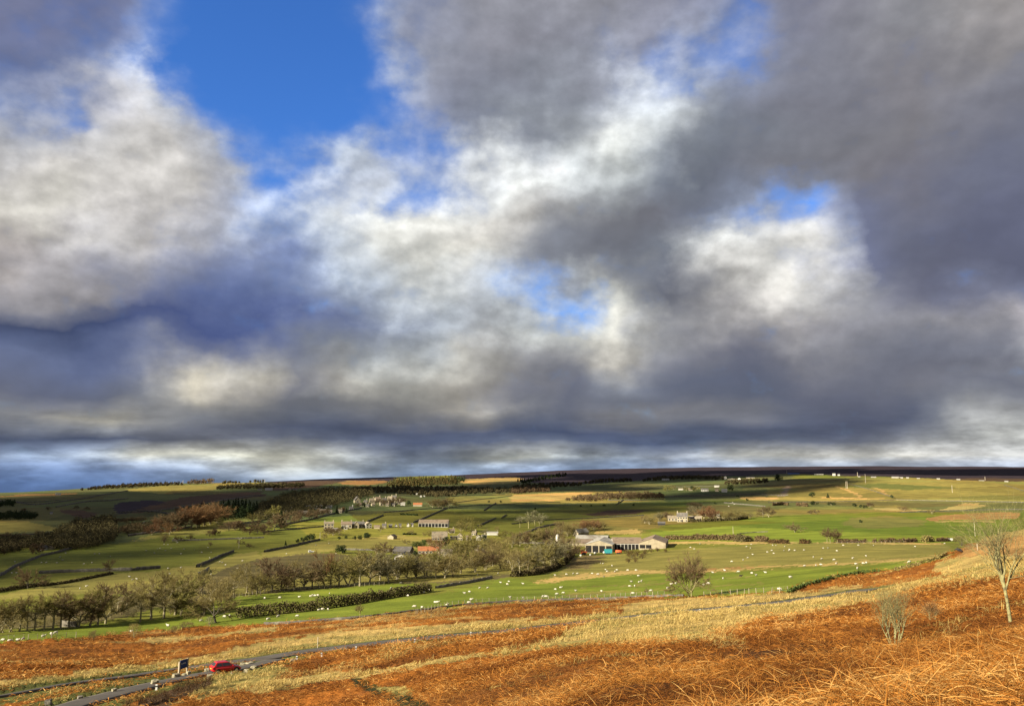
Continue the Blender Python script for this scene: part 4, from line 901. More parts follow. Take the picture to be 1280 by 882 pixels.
# left valley and village trees
tree_row('beech', 'russet beeches below the left hill', 'tree', 'russet beeches of the left wood', [
 (197,664,18),(206,663,22,'dense','twig_brown'),(215,662,24,'dense','twig_brown'),(223,661,27,'dense','twig_brown'),(231,660,30),(239,660,30),(247,659,31),(255,657,30),(263,655,30),(271,653,28),(212,668,16),(190,668,14)], kind='dense', crown='twig_red')
place_tree('golden_tree', 'dense', 274, 655, 10, 'small golden green tree in front of the beeches', crown='twig_gold', wf=1.3)
place_tree('golden_tree', 'dense', 317, 652, 13, 'golden green tree at the right end of the beech wood', crown='twig_gold', wf=1.3)
place_tree('golden_tree', 'dense', 341, 648, 18, 'tall domed golden tree left of the village school', crown='twig_gold', wf=1.1)
tree_row('dark_tree', 'dark trees standing below the beech wood', 'tree', 'dark trees below the beech wood', [
 (170,663,12),(178,664,10),(160,666,10),(205,678,12,'bush'),(262,670,9,'bush'),(269,669,9,'evergreen'),(286,663,13),(294,662,14),(300,662,12,'evergreen'),(312,668,16),(322,666,18),(330,668,16),(263,682,6,'bush'),(45,692,14,'evergreen')], kind='dense', crown='twig_brown', bark='bark_dark')
tree_row('dark_tree', 'dark trees below the village school', 'tree', 'dark trees below the school', [
 (343,662,20),(351,660,22,'conifer','leaf_dark'),(358,657,20),(368,652,14),(376,650,14),(386,649,14),(392,648,13),(400,645,12),(408,643,9),(421,642,10,'conifer','leaf_dark'),(428,640,8,'dense','twig_red'),(433,641,6.5,'conifer','leaf_dark'),(447,634,7,'dense'),(455,633,6,'evergreen','leaf_dark')], kind='dense', crown='twig_brown', bark='bark_dark')
tree_row('village_tree', 'brown trees among the upper village houses', 'tree', 'trees among the upper village', [(464,631,7),(472,630,8),(480,632,10),(488,632,11),(495,632,13),(502,628,9),(510,631,6,'evergreen','leaf_dark')], kind='dense', crown='twig_brown')
tree_row('green_clump_tree', 'bushy trees topping the dark field wall', 'tree', 'clump at the top of the field wall', [(541,634,12),(548,635,13),(554,635,14),(561,634,14)], kind='dense', crown='twig_olive')
tree_row('garden_tree', 'small trees in front of the terrace gardens', 'tree', 'trees in front of the terrace', [(410,668,11,'dense','twig_brown'),(416,669,12,'dense','twig_brown'),(424,667,10,'bare','twig_brown'),(431,664,9,'bare'),(405,673,7,'bush'),(476,665,9,'bare'),(500,662,6,'bare'),(470,690,12,'dense'),(480,694,18,'dense','twig_brown')])
tree_row('clipped_bush', 'dark bushes along the pale garden bank', 'bush', 'bushes along the garden bank', [(357,681,6,'conifer'),(372,678,5),(378,677,6),(384,676,8),(389,675,9),(424,674,4),(433,673,4),(443,674,5),(450,674,6),(457,673,7),(459,672,7)], kind='evergreen', crown='leaf_dark')
tree_row('farm_yard_tree', 'trees between the village barns', 'tree', 'trees between the village barns', [(520,684,8,'evergreen','leaf_green'),(528,684,10,'evergreen','leaf_green'),(536,680,9,'dense','twig_red'),(556,682,12,'evergreen','leaf_dark'),(540,671,10,'dense'),(583,660,16,'dense','twig_gold'),(576,664,14,'dense','twig_gold'),(591,664,12,'dense','twig_gold'),(604,676,8,'evergreen','leaf_dark'),(600,660,6,'bush'),(508,680,8,'dense'),(514,668,7,'dense'),(530,670,6,'bush'),(562,668,9,'dense'),(606,668,9,'dense'),(622,664,7,'bush'),(628,672,9,'dense'),(596,682,12,'dense'),(612,684,12,'dense'),(634,668,7,'dense'),(520,699,10,'evergreen','leaf_dark'),(500,710,16,'dense'),(626,690,14,'dense'),(598,690,16,'dense'),(570,690,14,'dense')])
tree_row('meadow_bush', 'low dark bushes on the shaded middle meadow', 'bush', 'bushes on the shaded meadow', [(669,637,3),(726,633,2.5),(739,632.5,2.5),(755,632.5,3),(792,632,3),(626,628,3),(611,628,3),(774,628,2.5)], kind='evergreen', crown='leaf_dark')
# rough ground bushes round the farm bank and the lay-by
tree_row('heather_clump', 'dark scrub on the bank below the barns', 'shrub', 'scrub on the barn bank', [(784,693,8),(790,698,12),(797,695,9),(806,693,8),(814,690,6),(822,689,6),(832,690,5),(786,703,7),(794,703,8),(803,698,8)], kind='bush', crown='heather_bush', bark='bark_dark')
tree_row('heather_clump', 'dark heather clumps below the red car', 'shrub', 'heather below the car', [(160,884,16),(175,882,16),(190,880,18),(204,878,18),(218,874,18),(232,868,20),(246,864,20),(255,860,18)], kind='bush', crown='heather_bush', bark='bark_dark')
tree_row('ditch_rush', 'dark rushes along the bracken ditch', 'shrub', 'rushes along the ditch', [(448,852,8),(457,856,8),(468,861,8),(480,866,9),(495,871,9),(510,876,9),(522,880,9)], kind='bush', crown='leaf_dark', bark='bark_dark')

tree_row('hedgerow_tree', 'small dark trees dotted along the left valley fields', 'tree', 'hedgerow trees of the left valley', [(6,672,9),(18,676,9),(32,674,10),(48,670,9),(142,669,12),(150,667,10),(146,655,8),(156,654,8),(166,653,9),(177,652,9),(128,651,7),(222,676,8),(238,674,7),(300,680,7),(312,684,6),(96,636,5),(108,637,5),(60,637,5),(30,639,5),(222,640,7),(236,637,7),(250,634,8)], kind='dense', crown='twig_brown', bark='bark_dark')
# two bare trees close by
def near_tree(name, px, py, hpx, label, seed, stems, trunk, wf, bark, twig, cat='tree', limbs=4, lv=4, spread=.5):
    random.seed(seed); p = ground(px, py); s = mpp(p); H = hpx * s; mb = MB(); tips = []
    for k in range(stems):
        a = k * 6.28 / max(stems, 1) + .4; r_ = .06 * H * (stems > 1)
        b = np.array([r_ * math.cos(a) * .6, r_ * math.sin(a) * .6, -.15]); d = np.array([math.cos(a) * .34 * (stems > 1) + random.gauss(0, .04), math.sin(a) * .34 * (stems > 1), 1.0]); d /= np.linalg.norm(d)
        T_ = trunk * H; q1 = b + d * T_ * .5; q2 = q1 + (d + np.array([random.gauss(0, .05), random.gauss(0, .05), 0])) * T_ * .5
        r0 = H * (.0102 if stems == 1 else .0085); mb.tube([b, b + d * T_ * .12, q1, q2], [r0 * 1.35, r0 * 1.1, r0, r0 * .85], 9)
        a0 = random.uniform(0, 6.28)
        for j in range(limbs):
            aa = a0 + j * 2.4 + random.gauss(0, .25); e_ = random.uniform(.7, 1.2) if j else 1.45
            nd = np.array([math.cos(aa) * math.cos(e_) * spread * 1.6, math.sin(aa) * math.cos(e_) * spread * 1.6, math.sin(e_)])
            bb = q1 + (q2 - q1) * random.uniform(.2, 1) if j else q2
            grow(mb, tips, bb, nd / np.linalg.norm(nd), H * random.uniform(.27, .36), r0 * random.uniform(.5, .72), 1, lv, .16, (0, 5, 4, 3), .12, 6)
    o = empty(name, tuple(p)); set_props(o, label, cat)
    top = max(v[2] for v in mb.v); kz = H / top
    mb.v = [(v[0] * wf * kz, v[1] * wf * kz, v[2] * kz) for v in mb.v]
    mb.build('trunk', bark, o, smooth=True)
    seg = [(pts, dd) for l, pts, dd, L in tips if l >= 2]; C, Dr = [], []
    n = 2000 if stems == 1 else 800
    for _ in range(n):
        pts, dd = random.choice(seg); i = random.randrange(len(pts) - 1); C.append(pts[i] + (pts[i+1] - pts[i]) * random.random()); Dr.append(dd * .8 + np.array([random.gauss(0, .35), random.gauss(0, .35), random.gauss(.25, .25)]))
    C = np.array(C); Dr = np.array(Dr)
    v, f, t = slivers(C, Dr, rng.uniform(.08, .34, n), rng.uniform(.006, .012, n), np.clip(rng.normal(.5, .25, n), 0, 1)); v = v * np.array([wf * kz, wf * kz, kz])
    link('crown', mesh_arrays('crown', v, f, t), twig, o)
    return o
near_tree('rowan', 1264, 781, 184, 'pale trunked bare rowan rising from the near bracken crest', 33, 1, .46, 1.35, 'bark_lichen', 'twig_gold', limbs=10, lv=4, spread=.30)
near_tree('bare_shrub', 1119, 807, 88, 'many stemmed bare shrub in the bracken', 9, 8, .3, 1.0, 'bark_lichen', 'twig_gold', 'shrub', limbs=4, lv=3, spread=.42)
near_tree('bare_shrub', 1166, 776, 26, 'small faint twiggy bush right of the many stemmed shrub', 10, 4, .25, 1.2, 'bark_lichen', 'twig_red', 'shrub', limbs=3, lv=3, spread=.6)

# ------------------------------------------------------------------ hedges and woods
def poly_ground(pts, step):
    g = np.array([ground(x, y) for x, y in pts])[:, :2]; s = np.concatenate([[0], np.cumsum(np.linalg.norm(np.diff(g, axis=0), axis=1))])
    n = max(int(s[-1] / step), 2); t = np.linspace(0, s[-1], n); return np.stack([np.interp(t, s, g[:, 0]), np.interp(t, s, g[:, 1])], 1), s[-1]
def hedge(pts, hpx, label, mat='hedge', wide=1.4, dens=1.0, cat='hedge', gap=0.0):
    ln, L = poly_ground(pts, 1.0); p = ground(*pts[len(pts) // 2]); s = mpp(p); H = hpx * s
    leaf = max(.35, s * 1.4); n = int(L * H * wide * 9 * dens / (leaf ** 1.6)); n = min(max(n, 60), 26000)
    i = rng.integers(0, len(ln) - 1, n); f = rng.random(n)[:, None]; c = ln[i] * (1 - f) + ln[i + 1] * f
    lump = .55 + .9 * fbm(c[:, 0] / (H * 1.1), c[:, 1] / (H * 1.1), 61, 3)
    if gap: 
        k = fbm(c[:, 0] / (H * 3), c[:, 1] / (H * 3), 67, 2) > gap; c = c[k]; lump = lump[k]; n = len(c)
    a = rng.uniform(0, math.pi, n); rr = rng.random(n) ** .4
    off = np.cos(a) * rr * wide * H * .5
    tang = np.arctan2(ln[-1, 1] - ln[0, 1], ln[-1, 0] - ln[0, 0]) + math.pi / 2
    C = np.stack([c[:, 0] + off * math.cos(tang), c[:, 1] + off * math.sin(tang), height(c[:, 0], c[:, 1]) + np.sin(a) * rr * H * lump], 1)
    v, fq, t = leaves(C, rng.uniform(.6, 1.3, n) * leaf, np.clip(rng.normal(.5, .25, n), 0, 1))
    c0 = C.mean(0); c0[2] = float(height(c0[0], c0[1])); o = link('hedge', mesh_arrays('hedge', v - c0, fq, t), mat); o.location = tuple(c0)
    return set_props(o, label, cat)
hedge([(296,772),(330,769),(380,764),(430,757),(480,748),(520,742),(538,739)], 13, 'thick dark hedge across the pasture below the bare trees', wide=1.1)
hedge([(640,721),(665,719),(690,713),(705,705),(716,694)], 7, 'dark low hedge round the foot of the copse', wide=1.2)
hedge([(832,674),(880,674),(920,675),(960,677)], 6, 'scrubby hedgerow left part below the bright field', 'twig_brown', gap=.3)
hedge([(922,676),(935,677)], 9, 'taller dark clump in the hedgerow', 'hedge')
hedge([(962,678.5),(985,679)], 6, 'dark brown bramble clump left in the hedgerow', 'heather_bush', wide=1.4)
hedge([(1000,679),(1013,679)], 5.5, 'dark brown bramble clump right in the hedgerow', 'heather_bush', wide=1.4)
hedge([(1046,678),(1080,678),(1130,677.5),(1186,676)], 4.5, 'scrubby hedgerow right part below the bright field', 'twig_brown', gap=.3)
hedge([(1155,677),(1164,676.5)], 7, 'low tree like clump in the right hedgerow', 'twig_olive')
hedge([(985,741),(1010,732),(1040,723.5),(1080,716.5),(1100,714.5)], 4.5, 'curving rough grown wall top between pasture and bracken', 'leaf_green', wide=.9, cat='hedge')
hedge([(1118,713),(1150,706),(1172,699),(1183,694)], 4.5, 'grassy bank edge curving up to the dark bush', 'twig_olive', wide=1)
hedge([(862,652),(880,652),(920,650),(934,648)], 3.5, 'garden hedge in front of the cream farmhouse', 'hedge')
hedge([(120,653),(140,651),(180,650)], 3, 'hedge under the heathery gully', 'hedge')
hedge([(962,632),(980,631),(1000,632),(1012,633)], 4, 'broken hedge in the field dip', 'twig_brown', gap=.4)
hedge([(500,643),(522,644)], 2, 'clipped row of dark bushes by the hut', 'leaf_dark')
hedge([(503,668),(521,668)], 2.5, 'clipped dark row behind the small hut', 'leaf_dark')
hedge([(-20,742),(20,736),(48,732),(60,731)], 5, 'dark hedge under the reddish lone tree', 'hedge')
hedge([(48,733),(80,729),(110,723),(140,717)], 3, 'dark field edge running up to the lone round tree', 'hedge', wide=2)

def wood(poly, hpx, spacing, label, mats='hedge', kind='round', name='woodland', seed=1, per=110):
    """a far wood that reads as one mass: clumps of leaf or twig over the whole patch"""
    g = np.random.default_rng(seed); pp = np.array(poly, float); pts = []
    x0, y0 = pp.min(0); x1, y1 = pp.max(0); step = spacing
    xs = np.arange(x0, x1, step)
    for y in np.arange(y0 + .4, y1, max(step * .28, .8)):
        for x in xs:
            q = (x + g.uniform(-.5, .5) * step, y + g.uniform(-.2, .2))
            if inpoly(np.array([q[0]]), np.array([q[1]]), poly)[0]: pts.append(ground(*q))
    pts = np.array(pts); acc = Acc()
    for p in pts:
        s = mpp(p); H = hpx * s * g.uniform(.65, 1.2); n = per
        if kind == 'cone':
            z = g.random(n) ** 1.2; rr = .27 * (1 - z) * np.sqrt(g.random(n)) + .01; a = g.uniform(0, 6.28, n); C = np.stack([rr * np.cos(a), rr * np.sin(a), z], 1)
        else:
            o = g.normal(0, 1, (n, 3)); o /= np.linalg.norm(o, axis=1)[:, None]; o *= (g.random(n) ** .45)[:, None]; C = o * np.array([.46, .46, .5]) + np.array([0, 0, .5]); C += g.normal(0, .04, C.shape)
        sz = g.uniform(.6, 1.3, n) * max(.09 * H, s * .9)
        tb = g.uniform(-.18, .18)
        if kind == 'twig': v, f, t = slivers(C * H + p, o + np.array([0, 0, .5]), sz * 2.6, sz * .30, np.clip(g.normal(.5 + tb, .2, n), 0, 1)); f = np.concatenate([f, f[:, 2:]], 1)
        else: v, f, t = leaves(C * H + p, sz, np.clip(g.normal(.45 + tb, .2, n), 0, 1))
        acc.add(v, f, t)
    V, Fq, T = acc.out()
    if kind == 'twig': Fq = Fq[:, :3]
    return set_props(link(name, mesh_arrays(name, V, Fq, T), mats), label, 'wood', None, 'stuff')
wood([(20,684),(52,676),(75,668),(95,657),(140,654),(146,668),(140,678),(110,686),(75,688)], 12, 5, 'dark bare wood at the foot of the left hill', 'hedge', 'round', per=240, seed=2)
wood([(-40,700),(0,694),(30,688),(40,680),(20,676),(-40,684)], 10, 5, 'dark thicket left of the white cottage', 'hedge', 'round', per=220, seed=3)
wood([(-40,652),(0,650),(45,649),(46,644),(20,643),(-40,645)], 7, 4, 'dark evergreen belt above the lit left field', 'leaf_dark', seed=4)
wood([(-40,636),(0,634),(20,633),(20,629),(-40,630)], 6, 4, 'small dark plantation at the far left', 'leaf_dark', seed=5)
wood([(268,652),(300,648),(320,645),(322,640),(300,636),(272,640)], 13, 4, 'dark firs behind the russet beeches', 'leaf_dark', 'cone', seed=6)
wood([(318,650),(345,650),(385,640),(425,632),(440,626),(465,622),(468,615),(430,613),(395,616),(360,620),(330,630),(318,638)], 8, 4.2, 'dark wood filling the valley left of the upper village', 'hedge', seed=7)
wood([(440,616),(500,617),(545,622),(600,617),(640,617),(640,612),(560,611),(500,610),(450,611)], 5, 4, 'dark shaded trees along the valley behind the upper village', 'hedge', seed=8)
wood([(483,607),(500,602),(530,601),(560,600),(572,601),(575,605),(540,607),(500,608)], 6.5, 2.6, 'autumn coloured conifer plantation on the skyline', 'leaf_mixed', 'cone', seed=9)
wood([(558,601),(580,600),(580,602),(562,603)], 6, 3, 'dark crest of the skyline plantation', 'leaf_dark', 'round', seed=10)
wood([(646,602),(660,600),(700,594),(709,592),(706,595),(690,598),(672,601),(655,604)], 3.5, 2.6, 'dark plantation sloping down from the moor', 'leaf_dark', 'cone', seed=11)
wood([(706,626),(730,622),(760,620),(800,619.5),(829,620),(830,623),(800,624),(770,624),(740,627)], 6, 3.4, 'brown copse stretched across the middle meadow', 'twig_brown', 'round', seed=12)
wood([(100,613),(140,610.5),(185,608.5),(228,606),(228,604.8),(180,606),(130,609)], 4, 3, 'dark belt of trees along the left ridge', 'hedge', seed=13)
wood([(231,606),(250,605),(266,604.5),(266,603),(240,604)], 6, 3, 'rounded clump of trees on the left ridge', 'twig_brown', 'round', seed=14)
wood([(272,605),(300,603.5),(330,603),(330,601.5),(290,602)], 3.5, 3, 'thin belt of trees right of the ridge clump', 'hedge', seed=15)
wood([(268,612),(290,611),(330,611),(380,609),(380,606),(330,606),(290,608),(272,610)], 4, 3, 'dark scrub below the lit left ridge', 'hedge', seed=16)
wood([(800,602),(830,600),(870,599),(905,600),(905,597.5),(860,596.5),(820,598)], 4, 3.4, 'dark trees round the far white cottage', 'hedge', seed=17)
wood([(730,605),(760,603),(790,602),(790,600),(750,601),(730,603)], 4, 3.6, 'dark shelter belt under the moor', 'hedge', seed=18)
wood([(640,618),(660,616),(688,616),(688,613),(660,612),(640,614)], 6, 3.4, 'brown copse below the wind turbine', 'twig_brown', 'round', seed=19)
wood([(905,606),(935,605),(960,603),(960,600),(930,600),(908,602)], 3, 3.4, 'trees round the far farms under the moor', 'hedge', seed=20)
wood([(640,612),(700,609),(730,607),(730,605),(690,605),(640,608)], 3.5, 3.6, 'dark shaded trees below the plantation', 'hedge', seed=21)
wood([(160,668),(200,663),(200,657),(170,658),(150,662)], 8, 4, 'dark trees left of the russet beeches', 'hedge', seed=22)
# ------------------------------------------------------------------ walls and fences
def stone_wall(pts, label, hpx=None, h=1.25, mat='stone', w=.55):
    ln, L = poly_ground(pts, .9); p = ground(*pts[len(pts) // 2]); s = mpp(p)
    H = max(h, (hpx or 0) * s * .55); W = max(w, .26 * H)
    n = len(ln); t = np.gradient(ln, axis=0); t /= np.linalg.norm(t, axis=1)[:, None] + 1e-9; nr = np.stack([-t[:, 1], t[:, 0]], 1)
    z = height(ln[:, 0], ln[:, 1]); jag = H * (.82 + .36 * rng.random(n)); wob = rng.normal(0, .08, n)
    c = ln + nr * wob[:, None]; prof = [(-.5, -.3), (-.5, .35), (-.38, .93), (0, 1.06), (.38, .93), (.5, .35), (.5, -.3)]
    V = np.stack([np.concatenate([c + nr * (W * o + rng.normal(0, .04, n))[:, None], (z + jag * q)[:, None]], 1) for o, q in prof], 1)
    m = len(prof); V = V.reshape(-1, 3); ii = (np.arange(n - 1)[:, None] * m + np.arange(m - 1)[None]).ravel()
    Fq = np.stack([ii, ii + m, ii + m + 1, ii + 1], 1); c0 = np.array([*ln[n // 2], z[n // 2]])
    me = mesh_arrays('stone_wall', V - c0, Fq); bm_ends = None
    o = link('stone_wall', me, mat); o.location = tuple(c0)
    return set_props(o, label, 'wall', None, 'thing')
stone_wall([(-10,724),(6,717),(18,709),(34,702),(52,695),(75,690),(102,682)], 'dark stone wall curving up from the left edge to the white cottage', 1.3, mat='stone_dark')
stone_wall([(48,717),(90,715),(137,713.5),(165,713),(200,710)], 'dark wall running under the lone round tree', .8, mat='stone_dark')
stone_wall([(246,709),(262,702),(276,695.5),(292,689.5)], 'broken black wall climbing the sunlit left pasture', 1.6, mat='stone_dark')
stone_wall([(248,719),(256,715),(261,712)], 'short tumbled end of the black pasture wall', 2.2, mat='stone')
stone_wall([(330,690),(345,687),(365,683),(385,678),(400,675)], 'wall and dark bank below the terrace houses', 2.4, mat='stone_dark')
stone_wall([(345,658),(365,654),(390,649),(410,643.5),(430,639),(452,635)], 'long wall running up beside the school field', 1.6, mat='stone_dark')
stone_wall([(459,652),(470,647.5),(479,644)], 'short dark wall behind the terrace roofs', 1.6, mat='stone_dark')
stone_wall([(517,653),(530,647.5),(545,641),(558,635.5)], 'straight black wall rising behind the long barn', 2.0, mat='stone_dark')
stone_wall([(597,658),(608,653),(620,647.5)], 'short straight black wall on the meadow right of the long barn', 2.0, mat='stone_dark')
stone_wall([(627,647.5),(633,643.5)], 'shortest black wall stub on the shaded meadow', 1.8, mat='stone_dark')
stone_wall([(605,638),(612,633),(620,628.5)], 'faint dark wall on the upper meadow', 1.2, mat='stone_dark')
stone_wall([(770,631),(779,625)], 'slanting dark wall below the brown copse', 1.6, mat='stone_dark')
stone_wall([(545,735),(560,732.5),(580,729.5),(600,725.5),(615,722)], 'pale dry stone wall right of the thick hedge', 1.2, mat='stone', h=.8)
stone_wall([(330,779.5),(360,778.5),(400,775.5),(440,772.5),(480,768.5),(540,761),(580,756),(640,752),(720,749),(800,746),(855,744.5)], 'low tumbled wall dividing green pasture from bracken', .4, mat='stone_dark', h=.4, w=.35)
stone_wall([(77,783),(96,783)], 'fragment of pale wall under the bare trees', 3.0, mat='stone')
stone_wall([(-20,624),(20,628),(45,631),(70,628),(95,624.5),(112,622)], 'upper dark wall across the left hill', 1.1, mat='stone_dark')
stone_wall([(70,634),(90,630),(112,626.5),(135,626),(160,623)], 'second dark wall across the left hill', 1.1, mat='stone_dark')
stone_wall([(112,622),(130,618),(150,615),(160,613)], 'dark wall climbing to the left ridge', 1.0, mat='stone_dark')
stone_wall([(185,640),(215,636),(250,630),(280,625),(305,621),(325,619)], 'long black wall slanting across the brown hillside', 1.5, mat='stone_dark')
stone_wall([(150,641),(175,639),(200,640),(212,643)], 'curved wall below the heather gully', 1.1, mat='stone_dark')
stone_wall([(160,670),(185,666),(200,663)], 'wall at the foot of the dark trees', 1.6, mat='stone_dark')
stone_wall([(160,669.5),(210,664),(240,658.5)], 'pale track wall under the beeches', 1.2, mat='stone')
stone_wall([(905,628.5),(935,631),(957,633)], 'thin wall across the upper right pasture', .3, mat='stone_dark')
stone_wall([(760,625),(800,625),(830,624)], 'wall along the lower edge of the brown copse', .8, mat='stone_dark')
stone_wall([(800,622),(860,620),(930,618),(985,619)], 'long dark wall under the far farm row', .9, mat='stone_dark')
stone_wall([(925,666.5),(945,665),(960,664.5)], 'short dark wall line in the bright green field', .3, mat='stone', h=.5)
stone_wall([(640,672),(650,669),(672,660),(695,655)], 'pale wall beside the meadow trees', 1.0, mat='stone')
stone_wall([(640,679),(665,679),(690,679.5)], 'pale wall in front of the thicket trees', 1.3, mat='stone')

for pts_, lab_ in [([(0,627),(45,627.5),(75,625)],'faint wall along the upper edge of the left hill'),([(300,655.5),(330,650),(360,645)],'wall under the golden dome tree'),([(215,676),(250,675),(290,673.5),(330,672)],'dark wall along the foot of the dark trees'),([(330,665),(370,661),(405,658)],'wall leading to the pale villa'),([(480,640.5),(520,637),(560,634.5)],'thin wall across the field below the upper village'),([(560,634),(600,631.5),(640,629.5),(700,627.5)],'long thin wall below the yellow field'),([(560,629.5),(600,624),(640,619.5)],'thin wall climbing beside the yellow field'),([(960,628),(1020,627),(1120,624.5),(1200,626),(1285,628)],'wall along the foot of the yellow green hill'),([(640,655),(670,651),(700,649),(760,646.5),(805,644)],'wall along the top of the olive meadow'),([(1125,640.5),(1180,638.5),(1240,637),(1290,636.5)],'wall along the top of the bright green field'),([(1060,604),(1085,611),(1118,621.5)],'slanting pale wall on the striped hill'),([(1255,606),(1275,612),(1300,618)],'dark wall dropping at the far right hillside'),([(430,687),(480,688),(520,690)],'low wall behind the round evergreen bush'),([(700,612),(760,611),(830,609),(900,607)],'thin wall under the far shelter belt'),([(470,619),(560,620),(640,618)],'dark wall below the valley trees'),([(75,665),(40,668),(-20,670)],'wall under the sunlit left field')]:
    stone_wall(pts_, lab_, .6, h=.9, mat='stone_dark')
def fence(pts, npost, label, hpx):
    ln, L = poly_ground(pts, .8); p = ground(*pts[len(pts) // 2]); s = mpp(p); H = max(1.05, hpx * s * .75); n = len(ln)
    o = empty('post_fence', (*ln[n // 2], float(height(*ln[n // 2])))); set_props(o, label, 'fence'); c0 = np.array(o.location)
    idx = np.linspace(0, n - 1, npost).astype(int); post = MB().box(-.04, .04, -.04, .04, -.3, H).build('post', 'wood_post', o); first = True
    for i in idx:
        q = post if first else post.copy()
        if not first: col.objects.link(q)
        first = False; q.location = (ln[i, 0] - c0[0], ln[i, 1] - c0[1], float(height(*ln[i])) - c0[2]); q.rotation_euler = (rng.normal(0, .05), rng.normal(0, .05), rng.uniform(0, 1))
    mb = MB()
    for f in (.35, .65, .92): mb.tube([(ln[i, 0] - c0[0], ln[i, 1] - c0[1], float(height(*ln[i])) - c0[2] + H * f) for i in idx], .012, 3)
    mb.build('wire', 'wire', o)
    return o
fence([(284,748.5),(310,744),(340,740),(370,737.5),(400,735.5),(440,733),(480,730.5)], 38, 'post and wire fence under the bare trees along the pasture', 2.4)
fence([(520,767),(560,757.5),(600,753.5),(640,751.5),(700,749.5),(760,747),(830,744.5)], 46, 'post and wire fence along the top of the bracken', 1.6)
fence([(880,744.5),(910,743),(940,742),(985,740)], 12, 'fence posts right of the russet tree', 1.5)
fence([(-10,801),(20,800),(60,797.5),(95,796)], 12, 'fence along the lower left pasture corner', 2)
fence([(1046,679),(1075,679),(1100,678.5),(1130,678)], 14, 'thin fence under the right hedgerow', 1.4)

def pole(px, py, hpx, label, arm=True, double=False):
    p = ground(px, py); s = mpp(p); H = hpx * s; r = max(.06, s * .26)
    o = empty('power_pole', tuple(p)); set_props(o, label, 'pole')
    for dx_ in ((-1.2, 1.2) if double else (0,)): MB().tube([(dx_, 0, -.4), (dx_, 0, H)], [r, r * .8], 7).build('pole', 'wood_pole', o)
    if arm: MB().box(-1.0 - double, 1.0 + double, -.07, .07, H - .5, H - .3).build('crossarm', 'wood_pole', o)
    return o
pole(298.5, 684.5, 12, 'pale power pole at the edge of the shaded left pasture')
pole(1219, 670, 21, 'white telegraph pole standing behind the bank', arm=False)
pole(1190.5, 615.5, 9, 'power pole on the yellow green hillside')
pole(1058.5, 610.5, 9, 'twin legged power pole on the striped hillside', double=True)
pole(1082, 603.5, 11, 'tall pole near the hillside crest')
pole(1072, 595, 5, 'thin pole on the ridge beside the small white house', arm=False)
pole(983.5, 591.5, 4, 'short pole on the ridge by the blue roof', arm=False)
pole(1231.5, 600, 4.5, 'thin pole at the right end of the ridge', arm=False)
pole(651, 606.5, 5, 'lone grey mast below the plantation', arm=False)
pole(400, 674, 9, 'leaning white post above the garden bank', arm=False)
pole(331, 604, 5, 'pale mast on the left ridge', arm=False)
pole(228.5, 606, 6, 'faint tall mast in the gap of the ridge trees', arm=False)
pole(397, 809, 13, 'thin pale post in the straw grass above the road', arm=False)
pole(916.5, 667, 9, 'thin white post in the bright green field', arm=False)
pole(1222, 688, 9, 'short pale post on the orange bank', arm=False)

